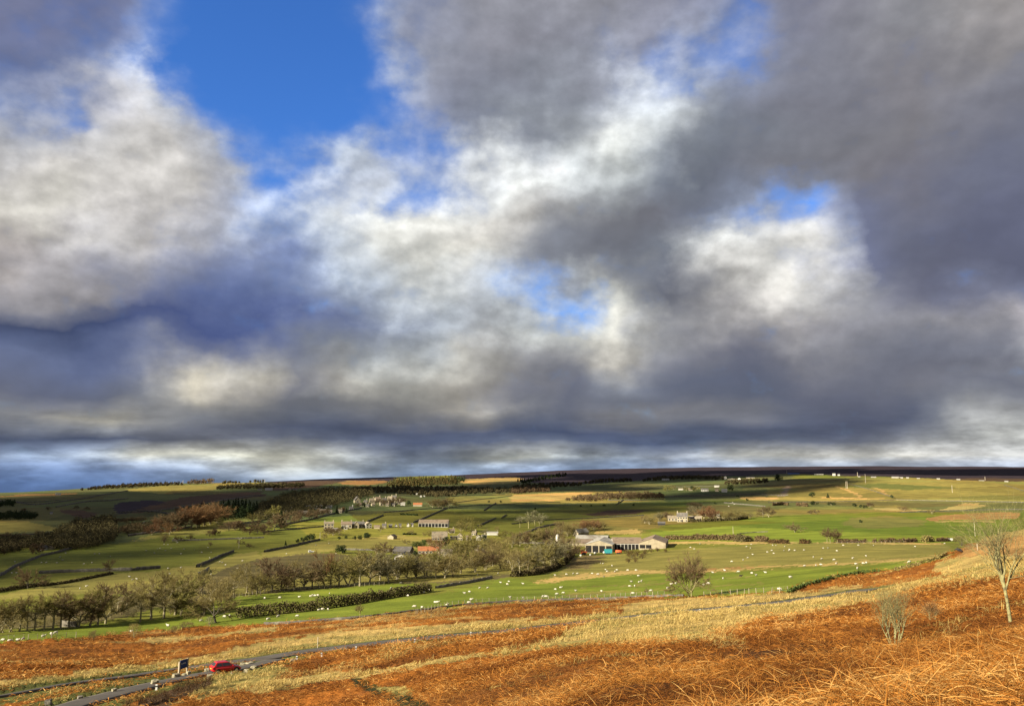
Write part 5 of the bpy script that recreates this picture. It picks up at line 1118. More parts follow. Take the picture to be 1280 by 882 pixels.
# ------------------------------------------------------------------ buildings
def house(px, py, wpx, epx, rpx, dep, label, wall='wall_stone', roof='roof_slate', yaw=0.0, gable=False, win=(0, 0), chim=0, door=False, name='house', cat='house', over=.25, group=None, bays=0, lean=False):
    p = ground(px, py); s = mpp(p); w = wpx * s; e = epx * s; r = rpx * s
    az_ = math.atan2(p[0], p[1]); o = empty(name, tuple(p), -az_ + R(yaw)); set_props(o, label, cat, group)
    h = w / 2; b = -1.2; mb = MB()
    if lean: mb.prism_x = None
    if gable:
        mb.prism([(-h, b), (h, b), (h, e), (0, e + r), (-h, e)], 0, dep)
        rf = MB(); k = .12 + .04 * s
        for sg in (-1, 1):
            ex = sg * (h + over); ez = e - r * over / h
            rf.prism([(0, e + r + .02), (ex, ez + .02), (ex, ez + k), (0, e + r + k + .03)] if sg > 0 else [(ex, ez + .02), (0, e + r + .02), (0, e + r + k + .03), (ex, ez + k)], -over, dep + over)
    else:
        vs = [(-h,0,b),(h,0,b),(h,dep,b),(-h,dep,b),(-h,0,e),(h,0,e),(h,dep,e),(-h,dep,e),(-h,dep/2,e+r),(h,dep/2,e+r)]
        mb.add(vs, [(0,1,5,4),(2,3,7,6),(1,2,6,9,5),(3,0,4,8,7),(4,5,9,8),(6,7,8,9)])
        rf = MB(); k = .12 + .04 * s; g = r / (dep / 2)
        for y0, y1 in ((-over, dep / 2), (dep + over, dep / 2)):
            z0 = e - g * over + .02; z1 = e + r + .02
            rf.add([(-h-over,y0,z0),(h+over,y0,z0),(h+over,y1,z1),(-h-over,y1,z1),(-h-over,y0,z0+k),(h+over,y0,z0+k),(h+over,y1,z1+k+.03),(-h-over,y1,z1+k+.03)],
                   [(0,3,2,1),(4,5,6,7),(0,1,5,4),(1,2,6,5),(2,3,7,6),(3,0,4,7)])
    mb.build('wall', wall, o)
    ro = rf.build('roof', roof, o)
    for c in range(chim):
        cx = (-h + .5 + (w - 1.0) * (c / max(chim - 1, 1) if chim > 1 else .92)); cy = dep / 2
        if gable: cx, cy = 0, dep * (.1 + .8 * c / max(chim - 1, 1))
        cw = max(.4, .5 * s); MB().box(cx - cw, cx + cw, cy - cw, cy + cw, e + r - .4, e + r + max(1.3, 2.2 * s)).build('chimney', wall, ro)
    nc, nr_ = win
    for i in range(nc):
        for j in range(nr_):
            if door and j == 0 and i == nc // 2: continue
            cx = -h + w * (i + .5) / nc; ww = min(w / nc * .30, .65); zz = e * (j + .5) / nr_; hh = e / nr_ * .24
            f = MB().box(cx - ww - .08, cx + ww + .08, -.04, -.003, zz - hh - .08, zz + hh + .08).build('window', 'white_paint', o); MB().box(cx - ww, cx + ww, -.055, -.042, zz - hh, zz + hh).build('pane', 'pane', f)
    if door:
        dw = min(.55, w * .14); MB().box(-dw, dw, -.05, -.003, -.2, min(2.1, e * .8)).build('door', 'door_paint', o)
    for i in range(bays):
        x0 = -h + w * (i + .08) / bays; x1 = -h + w * (i + .92) / bays; MB().box(x0, x1, -.06, -.004, .1, e * .86).build('bay_opening', 'void', o)
    return o
# farm in front
house(748.5, 690.5, 34, 10, 5, 26, 'open fronted barn with dark bays and tan boarded gable', 'wall_board', 'roof_pale', gable=True, bays=4, name='open_barn', cat='barn', yaw=-8)
house(717, 682, 44, 3.5, 3.5, 22, 'long low brown roofed shed behind the copse', 'wall_board', 'roof_brown', name='low_shed', cat='barn', yaw=-6)
house(738, 679, 40, 4, 4.5, 22, 'pale roofed shed behind the open barn', 'wall_board', 'roof_pale', name='pale_shed', cat='barn', yaw=-8)
house(785, 687, 36, 8, 6, 16, 'barn with a row of dark side openings and brown roof', 'wall_pale', 'roof_brown', bays=8, name='side_barn', cat='barn', yaw=6)
house(815.5, 686, 33, 7.5, 5.5, 30, 'right hand barn with tan boarded gable and two dark openings', 'wall_board', 'roof_brown', gable=True, name='gabled_barn', cat='barn', yaw=-4)
_gb = bpy.data.objects['gabled_barn']; _s = mpp(np.array(_gb.location))
for k in range(2): MB().box((-15.5 + 7.6 * k) * _s, (-15.5 + 7.6 * k + 6.6) * _s, -.07, -.004, .9 * _s, 5.2 * _s).build('opening', 'void', _gb)
house(719.5, 670, 8, 4.5, 4.2, 14, 'small white roofed stone barn among the russet trees', 'wall_stone', 'roof_pale', gable=True, name='stone_barn', cat='barn', yaw=-35)
# silo
p = ground(697, 681); s = mpp(p); o = set_props(empty('silo', tuple(p)), 'white cylindrical silo left of the barns', 'silo')
def lathe(mb, prof, n=16):
    b = len(mb.v)
    for r_, z_ in prof: mb.v += [(r_ * math.cos(6.2832 * k / n), r_ * math.sin(6.2832 * k / n), z_) for k in range(n)]
    for i in range(len(prof) - 1): mb.f += [(b + i*n + k, b + i*n + (k+1) % n, b + (i+1)*n + (k+1) % n, b + (i+1)*n + k) for k in range(n)]
    return mb
lathe(MB(), [(2.2*s, -.5), (2.2*s, 11*s)]).build('body', 'wall_pale', o, smooth=True); lathe(MB(), [(2.35*s, 10.9*s), (1.7*s, 12.6*s), (.1, 13.4*s)]).build('roof', 'roof_pale', o, smooth=True)
MB().box(-.2, .2, -2.35*s, -2.2*s, 0, 10.5*s).build('ladder', 'wire', o)
# farm machines: trailer, red tanker and spreader, scattered white bales and troughs
def wheeled(name, px, py, lpx, hpx, mat, label, cat, yaw=0, shape='box', wheels=2):
    p = ground(px, py); s = mpp(p); L = lpx * s; H = hpx * s; wd = 2.2; wr = H * .24
    o = set_props(empty(name, tuple(p), R(yaw) - math.atan2(p[0], p[1])), label, cat)
    if shape == 'box':
        MB().prism([(-L*.5, wr*1.1), (L*.46, wr*1.1), (L*.5, H), (-L*.5, H)], -wd/2, wd/2).build('body', mat, o, bevel=.06)
        MB().box(-L*.49, L*.49, -wd/2 - .05, -wd/2 - .004, H*.92, H*1.0).build('rail', mat, o)
    elif shape == 'tank':
        mb = MB(); mb.tube([(-L*.5, 0, H*.6), (-L*.44, 0, H*.6), (L*.44, 0, H*.6), (L*.5, 0, H*.6)], [H*.2, H*.38, H*.38, H*.2], 14).build('body', mat, o, smooth=True)
    else:
        MB().prism([(-L*.5, wr), (L*.2, wr), (L*.5, H*.5), (L*.5, H*.62), (L*.05, H*.66), (0, H), (-L*.4, H), (-L*.5, H*.6)], -wd*.4, wd*.4).build('body', mat, o, bevel=.08)
        MB().box(-L*.38, -L*.04, -wd*.4-.03, -wd*.4-.004, H*.68, H*.94).build('window', 'pane', o)
    MB().tube([(L*.48, 0, wr*1.2), (L*.68, 0, wr*.9)], .07, 5).build('drawbar', 'wire', o)
    for k in range(wheels):
        for sg in (-1, 1):
            x_ = (-L*.2 + L*.3*k); w_ = MB().tube([(x_, sg*wd*.42 - .14, wr), (x_, sg*wd*.42 + .14, wr)], wr, 12).build('wheel', 'tyre', o)
    return o
wheeled('tipping_trailer', 760.5, 692.5, 10, 6.5, 'machine_teal', 'turquoise trailer parked in front of the open barn', 'trailer')
wheeled('slurry_tanker', 773.5, 692, 8, 5, 'machine_red', 'red tanker parked between the two barns', 'tanker', shape='tank')
wheeled('tractor', 730, 693, 8, 6.5, 'machine_red', 'faded red tractor at the left corner of the open barn', 'tractor', shape='tractor', yaw=10)
wheeled('livestock_trailer', 1187.5, 676, 7, 3.6, 'white_paint', 'white livestock trailer parked at the end of the hedgerow', 'trailer', wheels=1)
wheeled('parked_van', 389, 690.5, 7.5, 3.2, 'white_paint', 'white van parked in the sunlit field left of the evergreen bush', 'van', shape='tractor')
def bale(px, py, dpx, label, mat='white_paint', cat='bale'):
    p = ground(px, py); s = mpp(p); r = dpx * s / 2; mb = MB(); mb.tube([(-r, 0, r), (-r*.9, 0, r), (r*.9, 0, r), (r, 0, r)], [r*.8, r, r, r*.8], 14)
    o = mb.build('wrapped_bale', mat, None, smooth=True); o.location = tuple(p); o.rotation_euler = (0, 0, rng.uniform(0, 3)); return set_props(o, label, cat)
bale(722, 692, 4, 'black wrapped bale beside the hedge by the barn', 'tarp_dark'); bale(744, 692, 2.6, 'white bale in front of the open barn, farther left'); bale(755, 691, 2.4, 'white bale beside the turquoise trailer'); bale(738, 694, 2, 'smallest white bale below the open barn')
bale(726, 695, 2.4, 'pale bale in the shade of the copse end')
# cream farmhouse group
house(853, 652, 13, 6.5, 4.5, 8, 'cream stone farmhouse with dark slate roof among olive trees', 'wall_stone', 'roof_slate', win=(4, 2), chim=2, door=True)
house(841, 651, 12, 4, 2.5, 6, 'low cream wing left of the farmhouse', 'wall_stone', 'roof_stone', win=(3, 1), name='farm_wing', cat='barn')
house(869, 651, 16, 4, 2, 6, 'long low stone outbuilding right of the farmhouse', 'wall_stone', 'roof_stone', win=(3, 1), name='outbuilding', cat='barn')
house(898, 650, 4, 6, 2, 5, 'narrow pale roofed hut right of the farmhouse trees', 'wall_stone', 'roof_pale', name='narrow_hut', cat='shed')
house(827, 656, 9, 2.5, 1.5, 5, 'dark low cart shed below the farm wing', 'tarp_dark', 'roof_slate', name='cart_shed', cat='shed')
# terrace of the lower village
house(411, 661, 12, 7, 1.6, 9, 'square pale villa with flat hipped roof at the terrace end', 'wall_stone', 'roof_stone', win=(3, 2), chim=2, door=True, name='villa')
house(433, 660, 13, 5, 3, 8, 'terrace house with pink brown roof and two chimneys', 'wall_stone', 'roof_brown', win=(3, 1), chim=2, name='terrace_house')
house(447.5, 659.5, 16, 4, 3.4, 8, 'long terrace house with dark slate roof', 'wall_stone', 'roof_slate', win=(5, 1), chim=1, name='terrace_house')
house(445.5, 660, 6, 4.5, 4, 3, 'gabled porch house projecting from the terrace', 'wall_stone', 'roof_stone', gable=True, win=(1, 1), name='gabled_house', yaw=4)
house(461, 660, 7.5, 5, 2.6, 8, 'whitish gable house at the right end of the terrace', 'wall_pale', 'roof_stone', gable=True, win=(2, 2), yaw=16, name='end_house')
house(432, 661.5, 4.5, 3.5, 1.2, 3, 'white rendered cottage in front of the terrace', 'wall_pale', 'roof_pale', win=(1, 1), name='white_cottage')
house(419, 662.5, 6, 1.8, .8, 4, 'low white lean-to beside the villa', 'wall_pale', 'roof_pale', name='white_shed', cat='shed')
house(471, 660.5, 7, 2.4, 1.6, 5, 'squat stone shed right of the terrace', 'wall_stone', 'roof_brown', name='squat_shed', cat='shed')
for i, (x, y, w_, h_) in enumerate([(488,659,4,3.2),(495,659,3,3.4),(500,659,3,3.8),(510,658,3,4),(515,658,3,3.6)]):
    house(x, y, w_, h_ * .7, h_ * .5, 5, ['leftmost white hut of the small row before the long barn','second white hut of the row before the long barn','middle white hut with taller gable in the row','fourth white hut in the row, next to dark yard','white hut touching the long barn end'][i], 'wall_pale', 'roof_slate', gable=i % 2 == 1, name='white_hut', cat='shed', group='white huts before the long barn')
house(541.5, 658.5, 37, 5, 3.6, 12, 'long white walled barn with brown roof and dark doorways', 'wall_pale', 'roof_brown', bays=9, name='long_barn', cat='barn', yaw=-6)
house(549.5, 675, 19, 3, 7, 12, 'tan stone roofed barn with low eaves above the fir', 'wall_stone', 'roof_stone', win=(6, 1), name='tan_barn', cat='barn')
house(568, 674, 10, 2.4, 1.5, 6, 'slate roofed grey shed right of the tan barn', 'wall_pale', 'roof_slate', name='grey_shed', cat='shed')
house(575, 675, 6, 5.5, 2.6, 6, 'cream gable house between the barns', 'wall_stone', 'roof_stone', gable=True, win=(2, 2), name='cream_house')
house(586, 675, 7, 3.5, 2, 6, 'low cream cottage behind the golden trees', 'wall_stone', 'roof_brown', win=(2, 1), name='low_cottage')
house(598, 675, 6, 4, 2, 5, 'white cottage at the right of the village yard', 'wall_pale', 'roof_stone', gable=True, name='yard_cottage')
house(615.5, 668.5, 14, 3, .8, 7, 'white flat topped shed alone at the village edge', 'wall_pale', 'roof_pale', name='flat_shed', cat='shed')
house(488, 673.5, 8, 3, 2.4, 6, 'small pale stone hut alone in the yellow field', 'wall_stone', 'roof_stone', gable=True, name='stone_hut', cat='shed', yaw=-25)
house(536, 692, 27, 4, 4.2, 9, 'red tiled long farmhouse with cream walls', 'wall_stone', 'roof_red', win=(6, 1), chim=1, name='red_roofed_house')
house(558, 695, 14, 5, 3, 8, 'cream farm building right of the red roofed house', 'wall_stone', 'roof_stone', win=(4, 2), name='cream_barn', cat='barn')
house(501, 692, 22, 3, 4.5, 14, 'dark roofed shed left of the red roofed house', 'stone_dark', 'roof_slate', name='dark_shed', cat='barn', yaw=-10)
house(500.5, 700, 15, 4.5, 3.2, 14, 'grey open shed with dark mouth below the dark shed', 'wall_pale', 'roof_slate', gable=True, bays=1, name='open_shed', cat='shed', yaw=-10)
house(602, 690, 8, 4, 4, 7, 'slate gable peeping from behind the round tree', 'stone', 'roof_slate', gable=True, name='slate_gable_house', yaw=20)
# upper village
house(447, 628.5, 7, 3.6, 4.4, 9, 'steep pale gabled chapel at the left of the upper village', 'wall_stone', 'roof_slate', gable=True, name='chapel', cat='chapel', yaw=12, win=(1, 1))
UV = [(457,629,4,2,2,'roof_slate'),(465,627.5,6,2.4,2.4,'roof_stone'),(473,626.5,7,3.2,2.2,'roof_brown'),(481,627,5,2.6,2,'roof_slate'),(487,625,6,2.6,2.2,'roof_stone'),(493,624,5,2.4,2.4,'roof_slate'),(478,632,5,3,2,'roof_stone'),(484,632.5,4,2.6,1.8,'roof_brown'),(467,632,4,2,1.6,'roof_stone')]
UVL = ['small slate roofed house beside the chapel','stone roofed house with pale front in the upper village','brown roofed tall house in the upper village','slate house behind the bare village trees','highest stone roofed house of the upper village','slate roofed house at the right of the upper village','lower stone roofed cottage in front of the upper village','lower brown roofed cottage beside the bare trees','lowest stone cottage under the brown tall house']
for (x, y, w_, e_, r_, rf_), l_ in zip(UV, UVL): house(x, y, w_, e_, r_, 7, l_, 'wall_stone', rf_, win=(2, 1), chim=1, name='village_house', group='houses of the upper village', yaw=rng.uniform(-15, 15))
MV = [(424,641,6,2.4,2,'roof_stone','wall_stone','stone house by the conifers under the upper village'),(439,637,5,2.2,1.8,'roof_slate','wall_pale','white fronted house below the chapel wall'),(452,632.5,5,2.2,1.6,'roof_brown','wall_stone','brown roofed house just right of the chapel foot'),(459,633.5,4,2,1.4,'roof_slate','wall_stone','low slate cottage on the upper village lane'),(491,632.5,5,2.4,1.8,'roof_slate','wall_stone','slate cottage by the white bungalow trees'),(498,630,4,2.4,1.8,'roof_stone','wall_stone','stone cottage left of the white bungalow'),(354,643,7,2,1.6,'roof_stone','wall_stone','half hidden stone house left of the school'),(362,639,6,1.8,1.4,'roof_slate','wall_stone','slate roofed house uphill left of the school'),(480,659.5,5,3,2,'roof_slate','wall_stone','small slate house between squat shed and huts'),(565,666,7,3,2,'roof_brown','wall_stone','brown roofed house behind the grey shed'),(606,673.5,5,3,2,'roof_slate','wall_stone','slate cottage among the golden trees right of the yard'),(592,669,5,3,2,'roof_stone','wall_stone','stone cottage behind the yard cottage')]
for x, y, w_, e_, r_, rf_, wl, l_ in MV: house(x, y, w_, e_, r_, 7, l_, wl, rf_, win=(2, 1), chim=1, name='stone_house', yaw=rng.uniform(-15, 15))
house(503.5, 631.5, 5.5, 2.6, 1.2, 6, 'white bungalow right of the upper village', 'wall_pale', 'roof_pale', name='white_bungalow', cat='bungalow')
house(522, 632.5, 11, 2, 2.2, 8, 'orange tan roofed barn right of the white bungalow', 'wall_stone', 'roof_red', name='orange_barn', cat='barn')
for x, y, l_ in ((521,618,'tiny white cottage in the shaded trees, highest one'),(526,621,'tiny white cottage in the shaded trees, middle one'),(530,621,'tiny white cottage in the shaded trees, rightmost one')):
    house(x, y, 2.4, 1.5, 1, 6, l_, 'wall_pale', 'roof_slate', gable=True, name='tiny_cottage', cat='cottage', group='cottages in the shaded trees')
# school and houses left
house(393, 635.5, 20, 3.2, .5, 14, 'long flat roofed white school block', 'wall_pale', 'roof_pale', win=(8, 1), name='school', cat='school')
house(396.5, 632.5, 13, 1.5, .5, 8, 'upper white storey block behind the school', 'wall_pale', 'roof_pale', name='school_block', cat='school')
house(411, 634.5, 8, 2.4, .4, 8, 'small flat white block right of the school', 'wall_pale', 'roof_pale', name='flat_block', cat='school')
for i, (x, y, w_) in enumerate([(372,641,7),(381,642,8),(403,640,9),(411,641,8)]): house(x, y, w_, 2, 1.8, 7, ['leftmost low stone house below the school','second low stone house below the school','third low stone house below the school, the widest','fourth low stone house below the school by the conifer'][i], 'wall_stone', 'roof_stone', win=(2, 1), name='low_house', group='low houses below the school')
house(336, 612.5, 9, 1.6, 1, 9, 'white farm building in the dark hillside wood', 'wall_pale', 'roof_pale', name='white_farm', cat='barn')
house(324.5, 612.5, 5, 1, .8, 8, 'small grey farm shed left of the white farm building', 'wall_stone', 'roof_slate', name='grey_farm_shed', cat='shed')
house(362, 612.5, 3, 1.6, 1.4, 8, 'grey gable house right of the white farm building', 'wall_stone', 'roof_slate', gable=True, name='hill_house')
house(369, 612.5, 5, 1.2, 1.0, 8, 'low grey house farthest right in the hillside wood', 'wall_stone', 'roof_slate', name='hill_house')
house(49.5, 688, 5.5, 3.2, 2.4, 8, 'white gabled cottage in the trees at the shaded left', 'wall_pale', 'roof_slate', gable=True, name='shaded_cottage', cat='cottage', yaw=-25, win=(1, 1))
house(65, 686.5, 6, 2.2, 1.2, 6, 'ruined stone shed right of the white gabled cottage', 'wall_stone', 'roof_stone', name='stone_shed', cat='shed')
house(59, 686, 4, 2, 1.4, 5, 'small grey shed between cottage and ruin', 'wall_stone', 'roof_slate', name='small_shed', cat='shed')
house(2, 690.5, 7, 2.4, 1.6, 7, 'brick coloured cottage cut by the left edge', 'wall_stone', 'roof_red', name='edge_cottage', cat='cottage')
house(72.5, 618.5, 6, 1.4, .8, 9, 'white building on the left skyline', 'wall_pale', 'roof_pale', name='skyline_house')
house(64, 642, 3, 1.4, .9, 7, 'lone white cottage on the shaded left hill', 'wall_pale', 'roof_slate', name='hill_cottage', cat='cottage')
house(180, 656.5, 3.5, 3, 1.5, 6, 'pale gable in the trees below the left hill', 'wall_pale', 'roof_slate', gable=True, name='pale_gable_house')
# far farms
FAR = [(881,614,9,2.6,1.4,'wall_pale','roof_slate','far white house row in the valley road trees'),(896,608.5,6,1.2,.9,'wall_pale','roof_pale','far pale roofed shed above the valley road'),(896,614,4.5,2,1.5,'wall_stone','roof_brown','far brown roofed house beside the white barn'),(905.5,615,7,2.8,1.2,'wall_pale','roof_pale','far white barn right of the house row'),(851,612,6,1,.9,'wall_pale','roof_stone','far low white farm left on the valley road'),(863,613,5,1.8,1.2,'wall_stone','roof_brown','far stone house left of the house row'),
 (813.5,599.5,4,1.6,1.2,'wall_pale','roof_slate','far white cottage under the moor by dark trees'),(832,600,9,1.3,.7,'wall_pale','roof_pale','far long white shed under the moor'),(906.5,598.5,3.5,2,1.8,'wall_pale','roof_pale','far white gable house under the moor'),(915,599.3,12,1.0,.8,'wall_stone','roof_slate','far low range between two white gables'),(924,599.8,4,1.6,1.4,'wall_pale','roof_pale','far right white gable under the moor'),(938,597.5,10,.8,.7,'wall_stone','roof_slate','far dark roofed sheds by the big dark tree'),
 (992,592.3,14,.9,.5,'roof_blue','roof_blue','long blue roofed shed on the far ridge'),(1023.5,593.2,11,1.1,.6,'wall_pale','roof_pale','long white shed on the far ridge'),(1042.5,594.2,3.5,2.2,1.4,'wall_pale','roof_pale','left white ridge cottage of the pair'),(1048.5,594.2,2.6,2.0,1.2,'wall_pale','roof_slate','right white ridge cottage of the pair'),(1074,596,2.6,.9,.6,'wall_pale','roof_pale','small white house by the thin ridge pole'),(1092,596.6,6,.9,.7,'wall_pale','roof_pale','white bungalow on the middle of the ridge'),(1119,597.2,8,1.4,.9,'wall_pale','roof_pale','white farm at the right ridge'),(1126,597.4,5,1.1,.8,'wall_stone','roof_pale','pale barn touching the right ridge farm'),(1134.5,597.6,3,1.4,.7,'wall_pale','roof_pale','white block right of the ridge farm'),(1148,598,3.4,.8,.5,'wall_pale','roof_pale','tiny white house right of the ridge farm block'),(1173,598.8,3.6,1.0,.8,'wall_pale','roof_pale','white ridge house third from the right end'),(1198,599.6,4,1.0,.8,'wall_pale','roof_pale','white ridge house second from the right end'),(1258,602,4,1.0,.8,'wall_pale','roof_pale','white ridge house nearest the right edge'),(1227,600.6,6,.5,.3,'wall_pale','roof_pale','low white wall like shed on the right ridge')]
for x, y, w_, e_, r_, wl, rf_, l_ in FAR: house(x, y, w_, e_ * (.75 if x > 985 else 1), r_ * (.8 if x > 985 else 1), 9, l_, 'roof_pale' if x > 1060 else wl, rf_, name='far_house', group='far farms and houses', gable='gable' in l_, win=(3, 1) if w_ > 8 and wl != 'roof_blue' else (0, 0))

# ------------------------------------------------------------------ sheep
def sheep_mesh(graze):
    bm_ = MB(); n = 12
    prof = [(-.55,.04,.62),(-.5,.17,.62),(-.35,.27,.62),(0,.30,.62),(.3,.27,.64),(.46,.18,.66),(.54,.06,.68)]; rings = []
    for x, r_, z_ in prof: 
        rings.append(len(bm_.v)); bm_.v += [(x, r_ * math.cos(6.2832*k/n), z_ + r_ * .95 * math.sin(6.2832*k/n)) for k in range(n)]
    for a, b in zip(rings, rings[1:]): bm_.f += [(a+k, a+(k+1) % n, b+(k+1) % n, b+k) for k in range(n)]
    hx, hz = (.78, .30) if graze else (.82, .92)
    bm_.tube([(.42, 0, .70), (.58, 0, .62 if graze else .84), (hx - .04, 0, hz + .06)], [.15, .12, .09], 8)
    nw = len(bm_.f)
    bm_.tube([(hx - .08, 0, hz + .06), (hx, 0, hz), (hx + .13, 0, hz - .13)], [.085, .085, .045], 8)
    for sg in (-1, 1): bm_.tube([(hx - .06, sg*.07, hz + .06), (hx - .1, sg*.18, hz + .04)], [.03, .015], 5)
    for x, y in ((-.34,-.13),(-.34,.13),(.3,-.12),(.3,.12)): bm_.tube([(x, y, .45), (x + .01, y, .22), (x, y, -.02)], [.06, .035, .03], 6)
    me = bpy.data.meshes.new('sheep'); me.from_pydata(bm_.v, [], bm_.f); me.materials.append(M['wool']); me.materials.append(M['sheep_skin'])
    me.polygons.foreach_set('material_index', [0 if i < nw else 1 for i in range(len(bm_.f))]); me.polygons.foreach_set('use_smooth', [True] * len(bm_.f)); me.update(); return me
SM = [sheep_mesh(True), sheep_mesh(False)]
def sheep(pts, label, group):
    for x, y in pts:
        p = ground(x, y + .6); s = mpp(p); o = bpy.data.objects.new('sheep', SM[int(rng.random() < .3)]); col.objects.link(o); o.location = tuple(p)
        k = max(.72, 1.5 * s) * rng.uniform(.9, 1.1); o.scale = (k,) * 3; o.rotation_euler = (0, 0, rng.choice([0, math.pi]) + rng.normal(0, .7)); set_props(o, label, 'sheep', group)
sheep([(18.5,702),(52,703),(58,703),(71,703.5),(75,696),(78,700),(105,704.5),(115,703),(82,691),(118,692),(124,692),(138,695),(183,688),(193,691),(197,686),(200,685),(207,688),(243,687),(252,690),(260,684),(264,690),(214,685),(230,686),(226,692),(262,697)], 'white sheep grazing on the shaded pasture below the cottage', 'sheep on the shaded left pasture')
sheep([(168,676),(178,673),(207,675),(217,673),(219,674),(221,676),(224,674),(228,674),(210,680.5),(240,673),(297,672),(302,672.5),(222,678),(205,680),(232,671)], 'white sheep in the narrow field under the beech wood', 'sheep under the beech wood')
sheep([(6,716),(14.5,716),(20.5,716),(56,714.5)], 'white sheep lined up along the dark wall', 'sheep along the dark wall')
sheep([(100,735.5),(108,733),(133,735.5),(162,721),(171,724),(166,724.5),(210,710.5),(212,717.5),(226,709.5),(278,703),(297,710.5),(303,701),(326,708),(275,702),(264,718),(282,706),(358,692),(420,692),(411,679),(395,681)], 'white sheep on the sunlit pasture above the bare trees', 'sheep on the sunlit left pasture')
sheep([(54,796),(64,793.5),(70,792),(29,799.5),(4,801),(12,802),(22,801)], 'white sheep in the lower left corner field by tree shadows', 'sheep in the lower left corner')
sheep([(210,783),(251,776.5),(164,790),(281,771.5),(287,770)], 'white sheep on the grass strip under the oak', 'sheep under the oak')
sheep([(331,748),(350,747.5),(374,746.5),(388,745.5),(391,744.5),(394,745),(397.5,744.5),(412,742),(489,735),(501,729),(503,734.5)], 'white sheep between the fence and the thick hedge', 'sheep above the thick hedge')
sheep([(335,775),(348,771),(372,770.5),(398.5,763),(403,762),(410,762),(510,745),(530,741),(537,738),(518.5,759),(527.5,760),(544,753.5),(547,753.5),(559,757),(581,742),(587,740),(589,750),(586,754),(600,735),(610,735),(626,728.5),(634,730.5),(636,727),(638,747)], 'white sheep on the green strip below the thick hedge', 'sheep below the thick hedge')
sheep([(654,730),(694.5,737),(701,735),(720,739),(696.5,743),(704.5,741.5),(752,739.5),(654,748),(679,746),(683,746.5),(789.5,727.5),(787,733),(793.5,733),(791.5,742.5),(799,728),(802,727),(839,731),(845,730),(814,739),(835,736),(798,720)], 'white sheep on the green pasture left of the lone russet tree', 'sheep left of the lone russet tree')
sheep([(694,719),(708,718),(717,717),(722,717),(740.5,717),(748,718),(755,721),(751,704),(754,704.5),(765,707),(757,712),(759,714.5),(769,714.5),(771,712.5),(785,713),(795,713),(747,718),(623,716.5),(597,718.5)], 'white sheep on the straw strip below the barn bank', 'sheep below the barn bank')
sheep([(880,731.5),(886,730),(904,723.5),(906,713.5),(891,716),(923.5,715),(940,717),(945.5,719.5),(957,716),(915,702),(929,700),(935,697),(941,693),(974,737.5),(988,722)], 'white sheep right of the lone russet tree', 'sheep right of the lone russet tree')
sheep([(863,684),(868,686),(875,679.5),(933,683),(938,685),(939,680),(959,690),(965,688),(967,691.5),(980,688),(986.5,688),(987,687),(993.5,688),(1005,687.5),(966,681.5),(970,681.5),(981,683)], 'white sheep in the olive pasture under the hedgerow', 'sheep under the left hedgerow')
sheep([(1029,685),(1035,685),(1046,688.5),(1017,696.5),(1027.5,698.5),(1043,700),(1006,707.5),(1020,707),(1026,706),(1045.5,704.5),(1070,705.5),(1079,704.5),(1083,704),(1072,711),(1066,698),(1082.5,695),(1054,681.5),(1092,681.5),(1073,681.5),(1144,683),(1137,703.5),(1181,679)], 'white sheep on the right pasture above the curved wall', 'sheep on the right pasture')
sheep([(916,628),(911,632.5),(918,630)], 'tiny white sheep on the upper right pasture', 'sheep on the upper pasture')
p = ground(926, 721); o = bpy.data.objects.new('sheepdog', SM[1].copy()); col.objects.link(o); o.location = tuple(p); o.data.materials[0] = M['fur_dark']; o.data.materials[1] = M['fur_dark']; set_props(o, 'small dark dog beside the sheep', 'dog')
o.scale = (.8, .55, .75); o.rotation_euler = (0, 0, -.6)

